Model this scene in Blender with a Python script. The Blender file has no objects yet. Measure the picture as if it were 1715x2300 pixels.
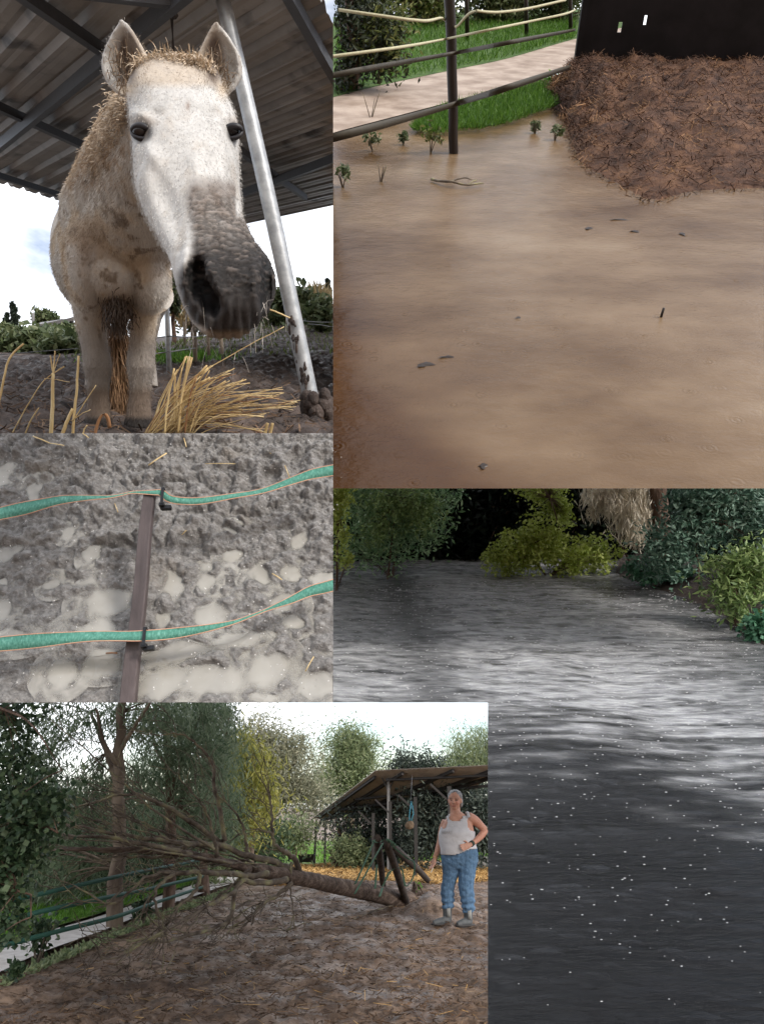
import bpy, bmesh, math, random
import numpy as np
from mathutils import Vector as V, Matrix

# ------------------------------------------------------------ camera, sky, sun, exposure
PW, PH, FPX, CX, CY = 1715.0, 2300.0, 1660.0, 857.5, 1150.0   # photograph size and focal length in its pixels
HORIZON, EYE = 1811.0, 1.45
sc = bpy.context.scene
COL = sc.collection
PITCH = math.atan((HORIZON - CY) / FPX)
RT = V((1, 0, 0)); FW = V((0, math.cos(PITCH), math.sin(PITCH))); UP = V((0, -math.sin(PITCH), math.cos(PITCH)))
CAM = V((0, 0, EYE))
cd = bpy.data.cameras.new('camera'); cam = bpy.data.objects.new('camera', cd); COL.objects.link(cam)
cam.location = CAM; cam.rotation_euler = (math.pi / 2 + PITCH, 0, 0)
cd.sensor_fit = 'VERTICAL'; cd.sensor_height = 36.0; cd.lens = 36.0 * FPX / PH
cd.clip_start = 0.05; cd.clip_end = 3000
sc.camera = cam
SUN = V((0.60, -0.68, 0.43)).normalized()
wd = bpy.data.worlds.new('World'); sc.world = wd; wd.use_nodes = True
wt = wd.node_tree; wn = wt.nodes; wl = wt.links
bg = wn['Background']; bg.inputs['Strength'].default_value = 0.1
sky = wn.new('ShaderNodeTexSky'); sky.sky_type = 'NISHITA'; sky.sun_disc = False
sky.sun_elevation = math.asin(SUN.z); sky.sun_rotation = math.atan2(SUN.x, SUN.y)
tc = wn.new('ShaderNodeTexCoord'); mp = wn.new('ShaderNodeMapping'); mp.inputs['Scale'].default_value = (1, 1, 2.6)
nz = wn.new('ShaderNodeTexNoise'); nz.inputs['Scale'].default_value = 2.1; nz.inputs['Detail'].default_value = 7; nz.inputs['Roughness'].default_value = .55
rp = wn.new('ShaderNodeValToRGB'); rp.color_ramp.elements[0].position = .40; rp.color_ramp.elements[1].position = .56
rp.color_ramp.elements[0].color = (.08, .08, .08, 1)
mx = wn.new('ShaderNodeMixRGB'); mx.inputs[2].default_value = (9.6, 9.8, 10.2, 1)
wl.new(tc.outputs['Generated'], mp.inputs['Vector']); wl.new(mp.outputs[0], nz.inputs['Vector']); wl.new(nz.outputs['Fac'], rp.inputs[0])
wl.new(rp.outputs[0], mx.inputs[0]); wl.new(sky.outputs[0], mx.inputs[1]); wl.new(mx.outputs[0], bg.inputs['Color'])
sl = bpy.data.lights.new('sun', 'SUN'); sl.energy = 1.5; sl.angle = math.radians(12); sl.color = (1, .96, .9)
so = bpy.data.objects.new('sun', sl); COL.objects.link(so); so.rotation_euler = SUN.to_track_quat('Z', 'Y').to_euler(); so.location = SUN * 30
sc.view_settings.view_transform = 'Standard'; sc.view_settings.look = 'None'; sc.view_settings.gamma = 1
sc.view_settings.exposure = 1.15; sc.view_settings.use_curve_mapping = False

# ------------------------------------------------------------ helpers
rng = np.random.default_rng(7); random.seed(7)

class Panel:
    """One of the five pieces of ground: its own level, with the viewer h metres above it."""
    def __init__(s, yh, h, x0, x1, y0, y1, u=1.0):
        k = (CY - yh) / FPX
        n = (UP - k * FW).normalized(); y = (FW + k * UP).normalized(); o = CAM - n * h * u; s.u = u          # u: metres per unit of this piece's own coordinates
        s.h = h; s.yh = yh; s.box = (x0, x1, y0, y1)
        s.M = Matrix(((RT.x, y.x, n.x, o.x), (RT.y, y.y, n.y, o.y), (RT.z, y.z, n.z, o.z), (0, 0, 0, 1)))
        s.R = s.M.to_3x3().transposed(); s.cam = V((0, 0, h))
        s.z = lambda x, y: 0.0
        s.A = np.array([[RT.dot(s.M.col[i].to_3d()) for i in range(3)], [UP.dot(s.M.col[i].to_3d()) for i in range(3)], [FW.dot(s.M.col[i].to_3d()) for i in range(3)]])
    def ray(s, px, py):
        return s.R @ (FW + RT * ((px - CX) / FPX) - UP * ((py - CY) / FPX))
    def at(s, px, py, Y):
        d = s.ray(px, py); return s.cam + d * (Y / d.y)
    def plane(s, px, py, p, n):
        d = s.ray(px, py); return s.cam + d * ((p - s.cam).dot(n) / d.dot(n))
    def g(s, px, py, dz=0.0):
        d = s.ray(px, py); z = 0.0; p = None
        for i in range(12):
            p = s.cam + d * ((z + dz - s.h) / min(d.z, -1e-3)); z = s.z(p.x, p.y)
        return p
    def proj(s, P):
        q = (np.asarray(P) - np.array([0, 0, s.h])) @ s.A.T
        d = np.maximum(q[:, 2], 1e-4)
        return CX + FPX * q[:, 0] / d, CY - FPX * q[:, 1] / d
    def scale(s, Y): return Y / FPX          # metres per photograph pixel, about

T = Panel(HORIZON, EYE, 0, 1095, 1578, 2300)
H = Panel(735.0, 0.42, 0, 748, 0, 973)
M = Panel(-1310.0, 2.1, 0, 748, 973, 1578)
Fl = Panel(-150.0, 1.6, 748, 1715, 0, 1097, 1.4)
N = Panel(1080.0, 1.6, 748, 1715, 1097, 2300, 0.62)
T.z = lambda x, y: -0.03 * min(max(y - 12.0, 0.0), 60.0)

def _h(i, j, k):
    n = (i * 374761393 + j * 668265263 + k * 2147483647 % 1274126177) & 0xffffffff
    n = ((n ^ (n >> 13)) * 1274126177) & 0xffffffff
    return ((n ^ (n >> 16)) & 0xffff) / 32767.5 - 1.0
def vn(P):
    P = np.asarray(P, float); I = np.floor(P).astype(np.int64); f = P - I; f = f * f * (3 - 2 * f); r = 0
    for a in (0, 1):
        for b in (0, 1):
            for c in (0, 1):
                w = (f[:, 0] if a else 1 - f[:, 0]) * (f[:, 1] if b else 1 - f[:, 1]) * (f[:, 2] if c else 1 - f[:, 2])
                r = r + w * _h(I[:, 0] + a, I[:, 1] + b, I[:, 2] + c + 57)
    return r
def fbm(P, o=4, g=.5):
    P = np.asarray(P, float); r = 0; a = 1; t = 0
    for i in range(o):
        r = r + a * vn(P * 2 ** i + i * 17.3); t += a; a *= g
    return r / t
def sm(a, b, x): t = np.clip((x - a) / (b - a), 0, 1); return t * t * (3 - 2 * t)

class MB:
    def __init__(s): s.v = []; s.f = []; s.n = 0
    def add(s, v, f):
        s.v.append(np.asarray([tuple(p) for p in v], float).reshape(-1, 3)); s.f += [tuple(i + s.n for i in q) for q in f]; s.n += len(v); return s
    def tube(s, path, rad, n=8, cap=True, flat=1.0):
        path = [V(p) for p in path]; m = len(path)
        if not hasattr(rad, '__len__'): rad = [rad] * m
        vs = []; fs = []; up = None
        for i, p in enumerate(path):
            t = (path[min(i + 1, m - 1)] - path[max(i - 1, 0)]).normalized()
            if up is None: up = V((0, 0, 1)) if abs(t.z) < .9 else V((0, 1, 0))
            a = t.cross(up).normalized(); b = a.cross(t).normalized(); up = b
            for k in range(n):
                an = 2 * math.pi * k / n; vs.append(p + (a * math.cos(an) + b * math.sin(an) * flat) * rad[i])
        for i in range(m - 1):
            for k in range(n): fs.append((i * n + k, i * n + (k + 1) % n, (i + 1) * n + (k + 1) % n, (i + 1) * n + k))
        if cap: fs.append(tuple(range(n))[::-1]); fs.append(tuple((m - 1) * n + k for k in range(n)))
        return s.add(vs, fs)
    def box(s, c, d, X=V((1, 0, 0)), Y=V((0, 1, 0)), Z=V((0, 0, 1))):
        c = V(c); vs = [c + X * (d[0] * a / 2) + Y * (d[1] * b / 2) + Z * (d[2] * e / 2) for a in (-1, 1) for b in (-1, 1) for e in (-1, 1)]
        return s.add(vs, [(0, 1, 3, 2), (4, 6, 7, 5), (0, 4, 5, 1), (2, 3, 7, 6), (0, 2, 6, 4), (1, 5, 7, 3)])
    def beam(s, a, b, w, h, up=V((0, 0, 1))):
        a = V(a); b = V(b); t = (b - a); l = t.length; t.normalize(); x = t.cross(up).normalized(); z = x.cross(t)
        return s.box((a + b) / 2, (w, l, h), x, t, z)
    def ribbon(s, path, width, nrm, th=.0016):
        path = [V(p) for p in path]; vs = []; fs = []
        for i, p in enumerate(path):
            w = V(width[i]) if hasattr(width, '__len__') else None
            k = V(nrm[i]) if isinstance(nrm, list) else V(nrm)
            vs += [p - w + k * th, p + w + k * th, p + w - k * th, p - w - k * th]
        for i in range(len(path) - 1):
            a = i * 4
            for j in range(4): fs.append((a + j, a + (j + 1) % 4, a + 4 + (j + 1) % 4, a + 4 + j))
        e = (len(path) - 1) * 4; fs += [(3, 2, 1, 0), (e, e + 1, e + 2, e + 3)]
        return s.add(vs, fs)
    def ell(s, c, r, n=16, m=10, Mx=None):
        c = V(c); vs = []; fs = []
        for i in range(m + 1):
            a = math.pi * i / m
            for k in range(n):
                q = V((r[0] * math.sin(a) * math.cos(2 * math.pi * k / n), r[1] * math.sin(a) * math.sin(2 * math.pi * k / n), r[2] * math.cos(a)))
                vs.append(c + (Mx @ q if Mx else q))
        for i in range(m):
            for k in range(n): fs.append((i * n + k, (i + 1) * n + k, (i + 1) * n + (k + 1) % n, i * n + (k + 1) % n))
        return s.add(vs, fs)
    def grid(s, P, nu, nv, flip=False):
        f = []
        for i in range(nu - 1):
            for j in range(nv - 1):
                q = (i * nv + j, i * nv + j + 1, (i + 1) * nv + j + 1, (i + 1) * nv + j); f.append(q[::-1] if flip else q)
        s.v.append(np.asarray(P, float).reshape(-1, 3)); s.f += [tuple(a + s.n for a in q) for q in f] if s.n else f; s.n += nu * nv; return s
    def V(s): return np.concatenate(s.v) if s.v else np.zeros((0, 3))

def quads_mesh(name, P):
    """P: (n,4,3) separate quads."""
    n = len(P); me = bpy.data.meshes.new(name)
    me.vertices.add(n * 4); me.vertices.foreach_set('co', P.reshape(-1)); me.loops.add(n * 4); me.polygons.add(n)
    me.loops.foreach_set('vertex_index', np.arange(n * 4, dtype=np.int32)); me.polygons.foreach_set('loop_start', np.arange(0, n * 4, 4, dtype=np.int32))
    me.update(calc_edges=True); return me

BASE = {}
def put(o, panel, base, parent):
    COL.objects.link(o)
    if parent is not None: o.parent = parent; BASE[o.name] = BASE[parent.name]
    else: o.matrix_world = panel.M @ Matrix.Translation(V(base) * panel.u); BASE[o.name] = V(base)
def tag(o, label=None, cat=None, group=None, kind=None):
    for k, v in (('label', label), ('category', cat), ('group', group), ('kind', kind)):
        if v: o[k] = v
    return o
def thing(name, panel, base, label, cat, group=None):
    o = bpy.data.objects.new(name, None); o.empty_display_size = .1; put(o, panel, V(base), None); return tag(o, label, cat, group)
def clip_bm(bm, panel, cl):
    for ax, sgn, val in cl:
        a, b, c = ((val, 0), (val, 2300), (val - 10 * sgn, 900)) if ax == 'x' else ((0, val), (1715, val), (800, val - 10 * sgn))
        n = panel.ray(*a).cross(panel.ray(*b)).normalized()
        if n.dot(panel.ray(*c)) > 0: n = -n
        bmesh.ops.bisect_plane(bm, geom=bm.verts[:] + bm.edges[:] + bm.faces[:], plane_co=panel.cam, plane_no=n, clear_outer=True)
def skirt(bm, panel, k=.05):
    e = [x for x in bm.edges if x.is_boundary]
    r = bmesh.ops.extrude_edge_only(bm, edges=e)
    for v in [q for q in r['geom'] if isinstance(q, bmesh.types.BMVert)]: v.co += (v.co - panel.cam) * k
    for x in e: x.smooth = False
def obj(name, src, mat, panel=None, parent=None, base=None, smooth=True, clip=None, sk=0, attr=None, kind=None, weld=False):
    """One mesh object out of a builder (MB), an (n,4,3) array of quads or a ready mesh."""
    if isinstance(src, MB):
        me = bpy.data.meshes.new(name); vv = src.V(); me.from_pydata([tuple(p) for p in vv.tolist()], [], src.f)
    elif isinstance(src, np.ndarray): me = quads_mesh(name, src)
    else: me = src
    if attr is not None:
        a = me.color_attributes.new('col', 'FLOAT_COLOR', 'POINT'); c = np.ones((len(me.vertices), 4)); c[:, :3] = attr; a.data.foreach_set('color', c.reshape(-1))
    if clip or sk or weld:
        bm = bmesh.new(); bm.from_mesh(me)
        if weld: bmesh.ops.remove_doubles(bm, verts=bm.verts, dist=1e-4)
        if clip: clip_bm(bm, panel, clip)
        if sk: skirt(bm, panel, sk)
        bm.to_mesh(me); bm.free()
    n = len(me.vertices); co = np.empty(n * 3); me.vertices.foreach_get('co', co); co = co.reshape(-1, 3)
    if parent is not None: b = BASE[parent.name]
    elif base is not None: b = V(base)
    else: b = V(((co[:, 0].min() + co[:, 0].max()) / 2, (co[:, 1].min() + co[:, 1].max()) / 2, co[:, 2].min())) if n else V((0, 0, 0))
    me.vertices.foreach_set('co', ((co - np.array(b)) * panel.u).reshape(-1)); me.update()
    me.polygons.foreach_set('use_smooth', np.full(len(me.polygons), bool(smooth)))
    if mat is not None: me.materials.append(mat)
    o = bpy.data.objects.new(name, me); put(o, panel, b, parent)
    if kind: o['kind'] = kind
    return o
def remesh(mb, vox, it=4, fac=.5):
    """Overlapping closed pieces fused into one continuous skin."""
    me = bpy.data.meshes.new('tmp'); me.from_pydata([tuple(p) for p in mb.V().tolist()], [], mb.f)
    bm = bmesh.new(); bm.from_mesh(me); bmesh.ops.recalc_face_normals(bm, faces=bm.faces); bm.to_mesh(me); bm.free()
    o = bpy.data.objects.new('tmp', me); COL.objects.link(o)
    r = o.modifiers.new('r', 'REMESH'); r.mode = 'VOXEL'; r.voxel_size = vox
    s = o.modifiers.new('s', 'SMOOTH'); s.iterations = it; s.factor = fac
    dg = bpy.context.evaluated_depsgraph_get(); me2 = bpy.data.meshes.new_from_object(o.evaluated_get(dg))
    bpy.data.objects.remove(o); bpy.data.meshes.remove(me); return me2
def mesh_co(me):
    c = np.empty(len(me.vertices) * 3); me.vertices.foreach_get('co', c); return c.reshape(-1, 3)
def mesh_no(me):
    c = np.empty(len(me.vertices) * 3); me.vertices.foreach_get('normal', c); return c.reshape(-1, 3)
def copy_thing(o, panel, base, rz=0, label=None, s=1.0):
    c = o.copy(); COL.objects.link(c); c.matrix_world = panel.M @ Matrix.Translation(base) @ Matrix.Rotation(rz, 4, 'Z') @ Matrix.Scale(s, 4); BASE[c.name] = V(base)
    if label: c['label'] = label
    def kids(a, b):
        for ch in a.children:
            d = ch.copy(); COL.objects.link(d); d.parent = b; kids(ch, d)
    kids(o, c); return c

# ------------------------------------------------------------ materials
def mat(name, ramp, scale=5, detail=6, rough=.8, bump=0, bscale=None, bdist=.01, stretch=(1, 1, 1), spec=.3, island=0, attr=False, rr=None, metal=0, bdetail=8, nrough=.6, layer=None, coat=0):
    m = bpy.data.materials.new(name); m.use_nodes = True; nt = m.node_tree; b = nt.nodes['Principled BSDF']; L = nt.links.new; nn = nt.nodes.new
    tc = nn('ShaderNodeTexCoord'); mp = nn('ShaderNodeMapping'); mp.inputs['Scale'].default_value = stretch; L(tc.outputs['Object'], mp.inputs['Vector'])
    nz = nn('ShaderNodeTexNoise'); nz.inputs['Scale'].default_value = scale; nz.inputs['Detail'].default_value = detail; nz.inputs['Roughness'].default_value = nrough; L(mp.outputs[0], nz.inputs['Vector'])
    rp = nn('ShaderNodeValToRGB'); e = rp.color_ramp.elements
    for i, (p, c) in enumerate(ramp):
        q = e[i] if i < 2 else e.new(p)
        q.position = p; q.color = (*c, 1)
    L(nz.outputs['Fac'], rp.inputs[0]); col = rp.outputs[0]
    if layer:                                     # a second colour in patches of its own: (colour, scale, lo, hi)
        n2 = nn('ShaderNodeTexNoise'); n2.inputs['Scale'].default_value = layer[1]; n2.inputs['Detail'].default_value = 5; L(mp.outputs[0], n2.inputs['Vector'])
        r2 = nn('ShaderNodeMapRange'); r2.inputs['From Min'].default_value = layer[2]; r2.inputs['From Max'].default_value = layer[3]; L(n2.outputs['Fac'], r2.inputs[0])
        x = nn('ShaderNodeMixRGB'); x.inputs[2].default_value = (*layer[0], 1); L(r2.outputs[0], x.inputs[0]); L(col, x.inputs[1]); col = x.outputs[0]
    if attr:
        at = nn('ShaderNodeVertexColor'); at.layer_name = 'col'; x = nn('ShaderNodeMixRGB'); x.blend_type = 'MULTIPLY'; x.inputs[0].default_value = 1
        L(col, x.inputs[1]); L(at.outputs[0], x.inputs[2]); col = x.outputs[0]
    if island:
        ge = nn('ShaderNodeNewGeometry'); mr = nn('ShaderNodeMapRange'); mr.inputs['To Min'].default_value = 1 - island; mr.inputs['To Max'].default_value = 1 + island
        L(ge.outputs['Random Per Island'], mr.inputs[0]); x = nn('ShaderNodeMixRGB'); x.blend_type = 'MULTIPLY'; x.inputs[0].default_value = 1; L(col, x.inputs[1]); L(mr.outputs[0], x.inputs[2]); col = x.outputs[0]
    L(col, b.inputs['Base Color']); b.inputs['Roughness'].default_value = rough; b.inputs['Specular IOR Level'].default_value = spec; b.inputs['Metallic'].default_value = metal
    if coat: b.inputs['Coat Weight'].default_value = coat; b.inputs['Coat Roughness'].default_value = .08
    if rr:                                        # roughness varied in patches: (scale, lo, hi, rough_lo, rough_hi)
        n3 = nn('ShaderNodeTexNoise'); n3.inputs['Scale'].default_value = rr[0]; n3.inputs['Detail'].default_value = 5; L(mp.outputs[0], n3.inputs['Vector'])
        r3 = nn('ShaderNodeMapRange'); [r3.inputs[k].__setattr__('default_value', v) for k, v in zip(('From Min', 'From Max', 'To Min', 'To Max'), rr[1:])]
        L(n3.outputs['Fac'], r3.inputs[0]); L(r3.outputs[0], b.inputs['Roughness'])
    if bump:
        nb = nn('ShaderNodeTexNoise'); nb.inputs['Scale'].default_value = bscale or scale * 3; nb.inputs['Detail'].default_value = bdetail; nb.inputs['Roughness'].default_value = .65; L(mp.outputs[0], nb.inputs['Vector'])
        bp = nn('ShaderNodeBump'); bp.inputs['Strength'].default_value = bump; bp.inputs['Distance'].default_value = bdist; L(nb.outputs['Fac'], bp.inputs['Height']); L(bp.outputs[0], b.inputs['Normal'])
    return m
def leafmat(name, cols, trans=.35, rough=.5, spec=.35):
    m = bpy.data.materials.new(name); m.use_nodes = True; nt = m.node_tree; b = nt.nodes['Principled BSDF']; L = nt.links.new; nn = nt.nodes.new
    ge = nn('ShaderNodeNewGeometry'); rp = nn('ShaderNodeValToRGB'); e = rp.color_ramp.elements
    for i, c in enumerate(cols):
        q = e[i] if i < 2 else e.new(.5)
        q.position = i / max(1, len(cols) - 1); q.color = (*c, 1)
    L(ge.outputs['Random Per Island'], rp.inputs[0]); L(rp.outputs[0], b.inputs['Base Color']); b.inputs['Roughness'].default_value = rough; b.inputs['Specular IOR Level'].default_value = spec
    tr = nn('ShaderNodeBsdfTranslucent'); L(rp.outputs[0], tr.inputs[0]); mx = nn('ShaderNodeMixShader'); mx.inputs[0].default_value = trans
    out = nt.nodes['Material Output']; L(b.outputs[0], mx.inputs[1]); L(tr.outputs[0], mx.inputs[2]); L(mx.outputs[0], out.inputs['Surface']); return m
def flat(name, c, rough=.7, spec=.3, metal=0, v=.12, scale=30, bump=.15, **k):
    return mat(name, [(.3, tuple(x * (1 - v) for x in c)), (.7, tuple(min(1, x * (1 + v)) for x in c))], scale=scale, rough=rough, spec=spec, metal=metal, bump=bump, bdist=.004, **k)

# ------------------------------------------------------------ foliage
def unit(a): return a / np.maximum(np.linalg.norm(a, axis=1, keepdims=True), 1e-9)
def leaf_quads(C, D, L, Wd, rg=rng):
    """Pointed leaves: centres C, directions D, lengths L, widths Wd."""
    n = len(C); D = unit(D); S = unit(np.cross(D, rg.normal(size=(n, 3)))); L = np.broadcast_to(L, (n,))[:, None]; Wd = np.broadcast_to(Wd, (n,))[:, None]
    k = unit(np.cross(D, S)) * L * rg.uniform(-.12, .12, (n, 1))
    return np.stack([C - D * L / 2, C + S * Wd / 2 + k, C + D * L / 2, C - S * Wd / 2 + k], 1)
def cluster(blobs, n, clumps, spread, rg=rng, shell=.55, flatz=1.0):
    """Leaf centres: blobs (centre, radii), gathered in clumps so that gaps and dense knots appear."""
    w = np.array([b[1][0] * b[1][1] + b[1][1] * b[1][2] + b[1][0] * b[1][2] for b in blobs], float); w /= w.sum()
    bi = rg.choice(len(blobs), clumps, p=w); C = np.array([b[0] for b in blobs])[bi]; R = np.array([b[1] for b in blobs])[bi]
    d = unit(rg.normal(size=(clumps, 3))); r = shell + (1 - shell) * rg.random((clumps, 1)) ** .7
    K = C + d * R * r; ci = rg.integers(0, clumps, n); sp = spread * rg.uniform(.6, 1.5, (clumps, 1))
    return K[ci] + rg.normal(size=(n, 3)) * sp[ci] * np.array([1, 1, flatz]), K
def keep(P, panel, cl):
    """Leaves beyond the cut edge of a piece of ground are not there."""
    if not cl: return P
    ok = np.ones(len(P), bool)
    for c in range(4):
        x, y = panel.proj(P[:, c])
        for ax, sgn, val in cl: q = x if ax == 'x' else y; ok &= (q - val) * sgn < 0
    return P[ok]
def curve(p, q, bend, n=6):
    p = V(p); q = V(q); return [p.lerp(q, i / (n - 1)) + V(bend) * math.sin(math.pi * i / (n - 1)) for i in range(n)]
def wob(path, n, a, rg=random):
    """A polyline resampled to n points with a little crookedness."""
    path = [V(p) for p in path]; L = [0]
    for i in range(1, len(path)): L.append(L[-1] + (path[i] - path[i - 1]).length)
    out = []
    for k in range(n):
        d = L[-1] * k / (n - 1); i = max(j for j in range(len(L)) if L[j] <= d + 1e-9); i = min(i, len(path) - 2)
        t = (d - L[i]) / max(1e-9, L[i + 1] - L[i]); p0 = path[max(i - 1, 0)]; p1 = path[i]; p2 = path[i + 1]; p3 = path[min(i + 2, len(path) - 1)]
        q = .5 * ((2 * p1) + (p2 - p0) * t + (2 * p0 - 5 * p1 + 4 * p2 - p3) * t * t + (3 * p1 - p0 - 3 * p2 + p3) * t ** 3)
        w = a if 0 < k < n - 1 else 0
        out.append(q + V((rg.uniform(-w, w), rg.uniform(-w, w), rg.uniform(-w, w))))
    return out
def lerp(a, b, n): return [a + (b - a) * i / (n - 1) for i in range(n)]
# ------------------------------------------------------------ the setting: ground, paths, water
def geo(a, b, n): return np.geomspace(a, b, n)
def sheet(xs, ys, fz):
    X, Y = np.meshgrid(xs, ys, indexing='ij'); P = np.stack([X.ravel(), Y.ravel(), np.zeros(X.size)], 1); P[:, 2] = fz(P); return MB().grid(P, len(xs), len(ys), flip=True)
def strip(panel, lo, hi, dz, n=60, m=6, rag=0.0, zf=None):
    """A path or verge: two pixel polylines laid on the ground of its panel."""
    a = wob([panel.g(*p) for p in lo], n, rag); b = wob([panel.g(*p) for p in hi], n, rag); P = []
    for i in range(n):
        for j in range(m):
            q = a[i].lerp(b[i], j / (m - 1)); P.append((q.x, q.y, panel.z(q.x, q.y) + dz))
    return MB().grid(P, n, m)
def struct(o): o['kind'] = 'structure'; return o

# --- the yard with the fallen tree
m_mud = mat('wet_brown_mud', [(.30, (.062, .037, .022)), (.46, (.16, .10, .065)), (.60, (.26, .175, .12)), (.72, (.38, .28, .205))], scale=1.6, detail=11, nrough=.72, rough=.7, bump=.9, bscale=11, bdist=.045,
            rr=(2.2, .42, .62, .85, .35), spec=.45, layer=((.085, .05, .03), 7, .5, .62))
xs = np.concatenate([[-700, -300, -120, -60, -30, -18, -12], np.arange(-9, 7.01, .03), [9, 13, 20, 40, 100, 300, 700]])
ys = np.concatenate([[-300, -80, -20, -6, -1, 2, 4], geo(5.2, 60, 300), [75, 100, 160, 300, 600, 1200]])
def z_yard(P):
    x, y = P[:, 0], P[:, 1]; near = (1 - sm(22, 40, y)) * sm(1, 5, y) * (1 - sm(8, 12, np.abs(x)))
    c = fbm(np.c_[x * 1.2, y * 1.2, x * 0], 3) * .05 + np.abs(fbm(np.c_[x * 4.5, y * 4.5, x * 0 + 3], 4)) * .085 - .03 + fbm(np.c_[x * 14, y * 14, x * 0], 2) * .018
    mound = .16 * np.exp(-((x + .15) / 1.6) ** 2 - ((y - 17) / 2.2) ** 2) + .28 * np.exp(-((x - .75) / .42) ** 2 - ((y - 12.2) / .6) ** 2)
    firm = np.exp(-((x - .98) / .5) ** 2 - ((y - 8.8) / .7) ** 2); return -0.03 * np.clip(y - 12, 0, 60) + c * near * (1 - firm) - .015 * firm + mound * (1 - firm)
struct(obj('ground', sheet(xs, ys, z_yard), m_mud, T, base=(0, 0, 0)))
m_path = mat('pale_gravel_path', [(.35, (.42, .38, .35)), (.62, (.58, .54, .51))], scale=6, detail=9, rough=.85, bump=.4, bscale=40)
PLO = [(-60, 2222), (0, 2196), (100, 2148), (250, 2092), (400, 2032), (520, 1990), (600, 1966)]
PHI = [(-60, 2152), (0, 2132), (100, 2103), (250, 2057), (380, 2012), (470, 1982), (560, 1962)]
struct(obj('path', strip(T, PLO, PHI, .05, 60, 6), m_path, T))
m_field = mat('field_grass', [(.35, (.07, .13, .025)), (.65, (.17, .25, .06))], scale=3, detail=9, rough=.9, bump=.5, bscale=30, layer=((.24, .2, .1), 1.2, .55, .68))
struct(obj('grass_verge', strip(T, [(-60, 2146), (0, 2127), (100, 2098), (250, 2052), (380, 2008), (470, 1979)], [(-60, 2080), (0, 2066), (130, 2035), (260, 1998), (380, 1965), (470, 1945)], .055, 60, 6), m_field, T))
struct(obj('field', strip(T, [(560, 1948), (640, 1946), (690, 1944), (800, 1934), (960, 1934), (1140, 1936)], [(520, 1895), (640, 1890), (690, 1889), (800, 1889), (960, 1888), (1140, 1888)], .03, 60, 10), m_field, T))

# --- the paddock under the horse
m_hmud = mat('churned_dark_mud', [(.3, (.018, .014, .013)), (.5, (.062, .045, .038)), (.7, (.13, .095, .08))], scale=7, detail=10, nrough=.7, rough=.75, bump=1, bscale=26, bdist=.03, rr=(6, .45, .65, .9, .45), spec=.4)
H.z = lambda x, y: 1.15 * float(sm(8, 24, y) * sm(-5.5, -1.0, x))
def z_pad(P):
    x, y = P[:, 0], P[:, 1]; c = np.abs(fbm(np.c_[x * 6, y * 6, x * 0 + 9], 4)) * .13 - .05 + fbm(np.c_[x * 16, y * 16, x * 0], 3) * .02
    return 1.15 * sm(8, 24, y) * sm(-5.5, -1.0, x) + c * (1 - .6 * sm(8, 16, y))
o = struct(obj('paddock_ground', sheet(np.concatenate([[-40, -26, -18, -13, -10, -8, -6.5], np.arange(-5.2, .6, .028), [1, 1.6, 2.6]]), np.concatenate([geo(2.75, 14, 250), geo(14.5, 34, 40)]), z_pad), m_hmud, H, base=(0, 0, 0), clip=[('x', 1, 748), ('x', -1, -160)], sk=.02))

# --- trampled grey mud with hoof prints
m_grey = mat('trampled_grey_mud', [(.30, (.075, .069, .065)), (.46, (.185, .174, .165)), (.58, (.30, .285, .272)), (.72, (.47, .452, .44))], scale=40, detail=12, nrough=.8, rough=.6, bump=1, bscale=150, bdist=.012, rr=(18, .4, .6, .75, .2), spec=.5, layer=((.24, .21, .18), 4, .58, .74))
def zp(x, y): return (x / 2.2027, 970 + y / 2.2027)
PUD = [(540, 840, 130, 95, 0), (450, 985, 130, 66, 0), (852, 742, 52, 95, -.5), (1000, 748, 62, 66, 0), (1035, 892, 130, 82, .25), (780, 935, 56, 62, 0), (1290, 700, 78, 62, .5), (1440, 690, 62, 56, 0), (1395, 862, 88, 62, 0), (1440, 952, 70, 44, 0),
       (1130, 486, 48, 17, .1), (1140, 432, 66, 14, .1), (1150, 612, 62, 50, 0), (6, 205, 62, 75, 0), (170, 288, 58, 54, 0), (452, 612, 48, 46, 0), (340, 500, 46, 36, 0), (36, 592, 66, 60, 0), (16, 722, 46, 28, 0), (262, 752, 56, 44, 0), (20, 862, 56, 76, 0),
       (300, 1192, 92, 80, 0), (815, 1232, 150, 76, -.35), (1055, 1225, 165, 110, 0), (1330, 1165, 112, 104, 0), (1565, 1255, 120, 100, 0), (1290, 1318, 86, 40, 0), (880, 1090, 220, 60, -.25), (500, 1135, 130, 66, 0), (60, 1010, 130, 60, 0), (1500, 532, 54, 48, 0), (1600, 720, 90, 48, 0), (1180, 1030, 130, 44, 0), (660, 260, 20, 10, 0), (1010, 660, 52, 34, 0), (1330, 225, 70, 46, 0), (620, 560, 40, 30, 0)]
DRY = {33, 34, 35, 36}
PC = []
for (x, y, rx, ry, a) in PUD:
    c = M.g(*zp(x, y)); ex = M.g(*zp(x + rx, y)) - c; ey = M.g(*zp(x, y - ry)) - c; PC.append((c, ex.length, ey.length, -a))
def pud_mask(x, y, grow=1.0):
    r = np.zeros_like(x); wx = fbm(np.c_[x * 11, y * 11, x * 0], 4) * .034; wy = fbm(np.c_[x * 11, y * 11, x * 0 + 5], 4) * .034
    for (c, a, b, t) in PC:
        dx = x + wx - c.x; dy = y + wy - c.y; u = (dx * math.cos(t) + dy * math.sin(t)) / a; v = (-dx * math.sin(t) + dy * math.cos(t)) / b
        q = np.sqrt(u * u + v * v); r = np.maximum(r, 1 - sm(.4, 1.15, q))
    return r
a0 = M.g(0, 973); a1 = M.g(748, 1578); a2 = M.g(748, 973)
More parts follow.
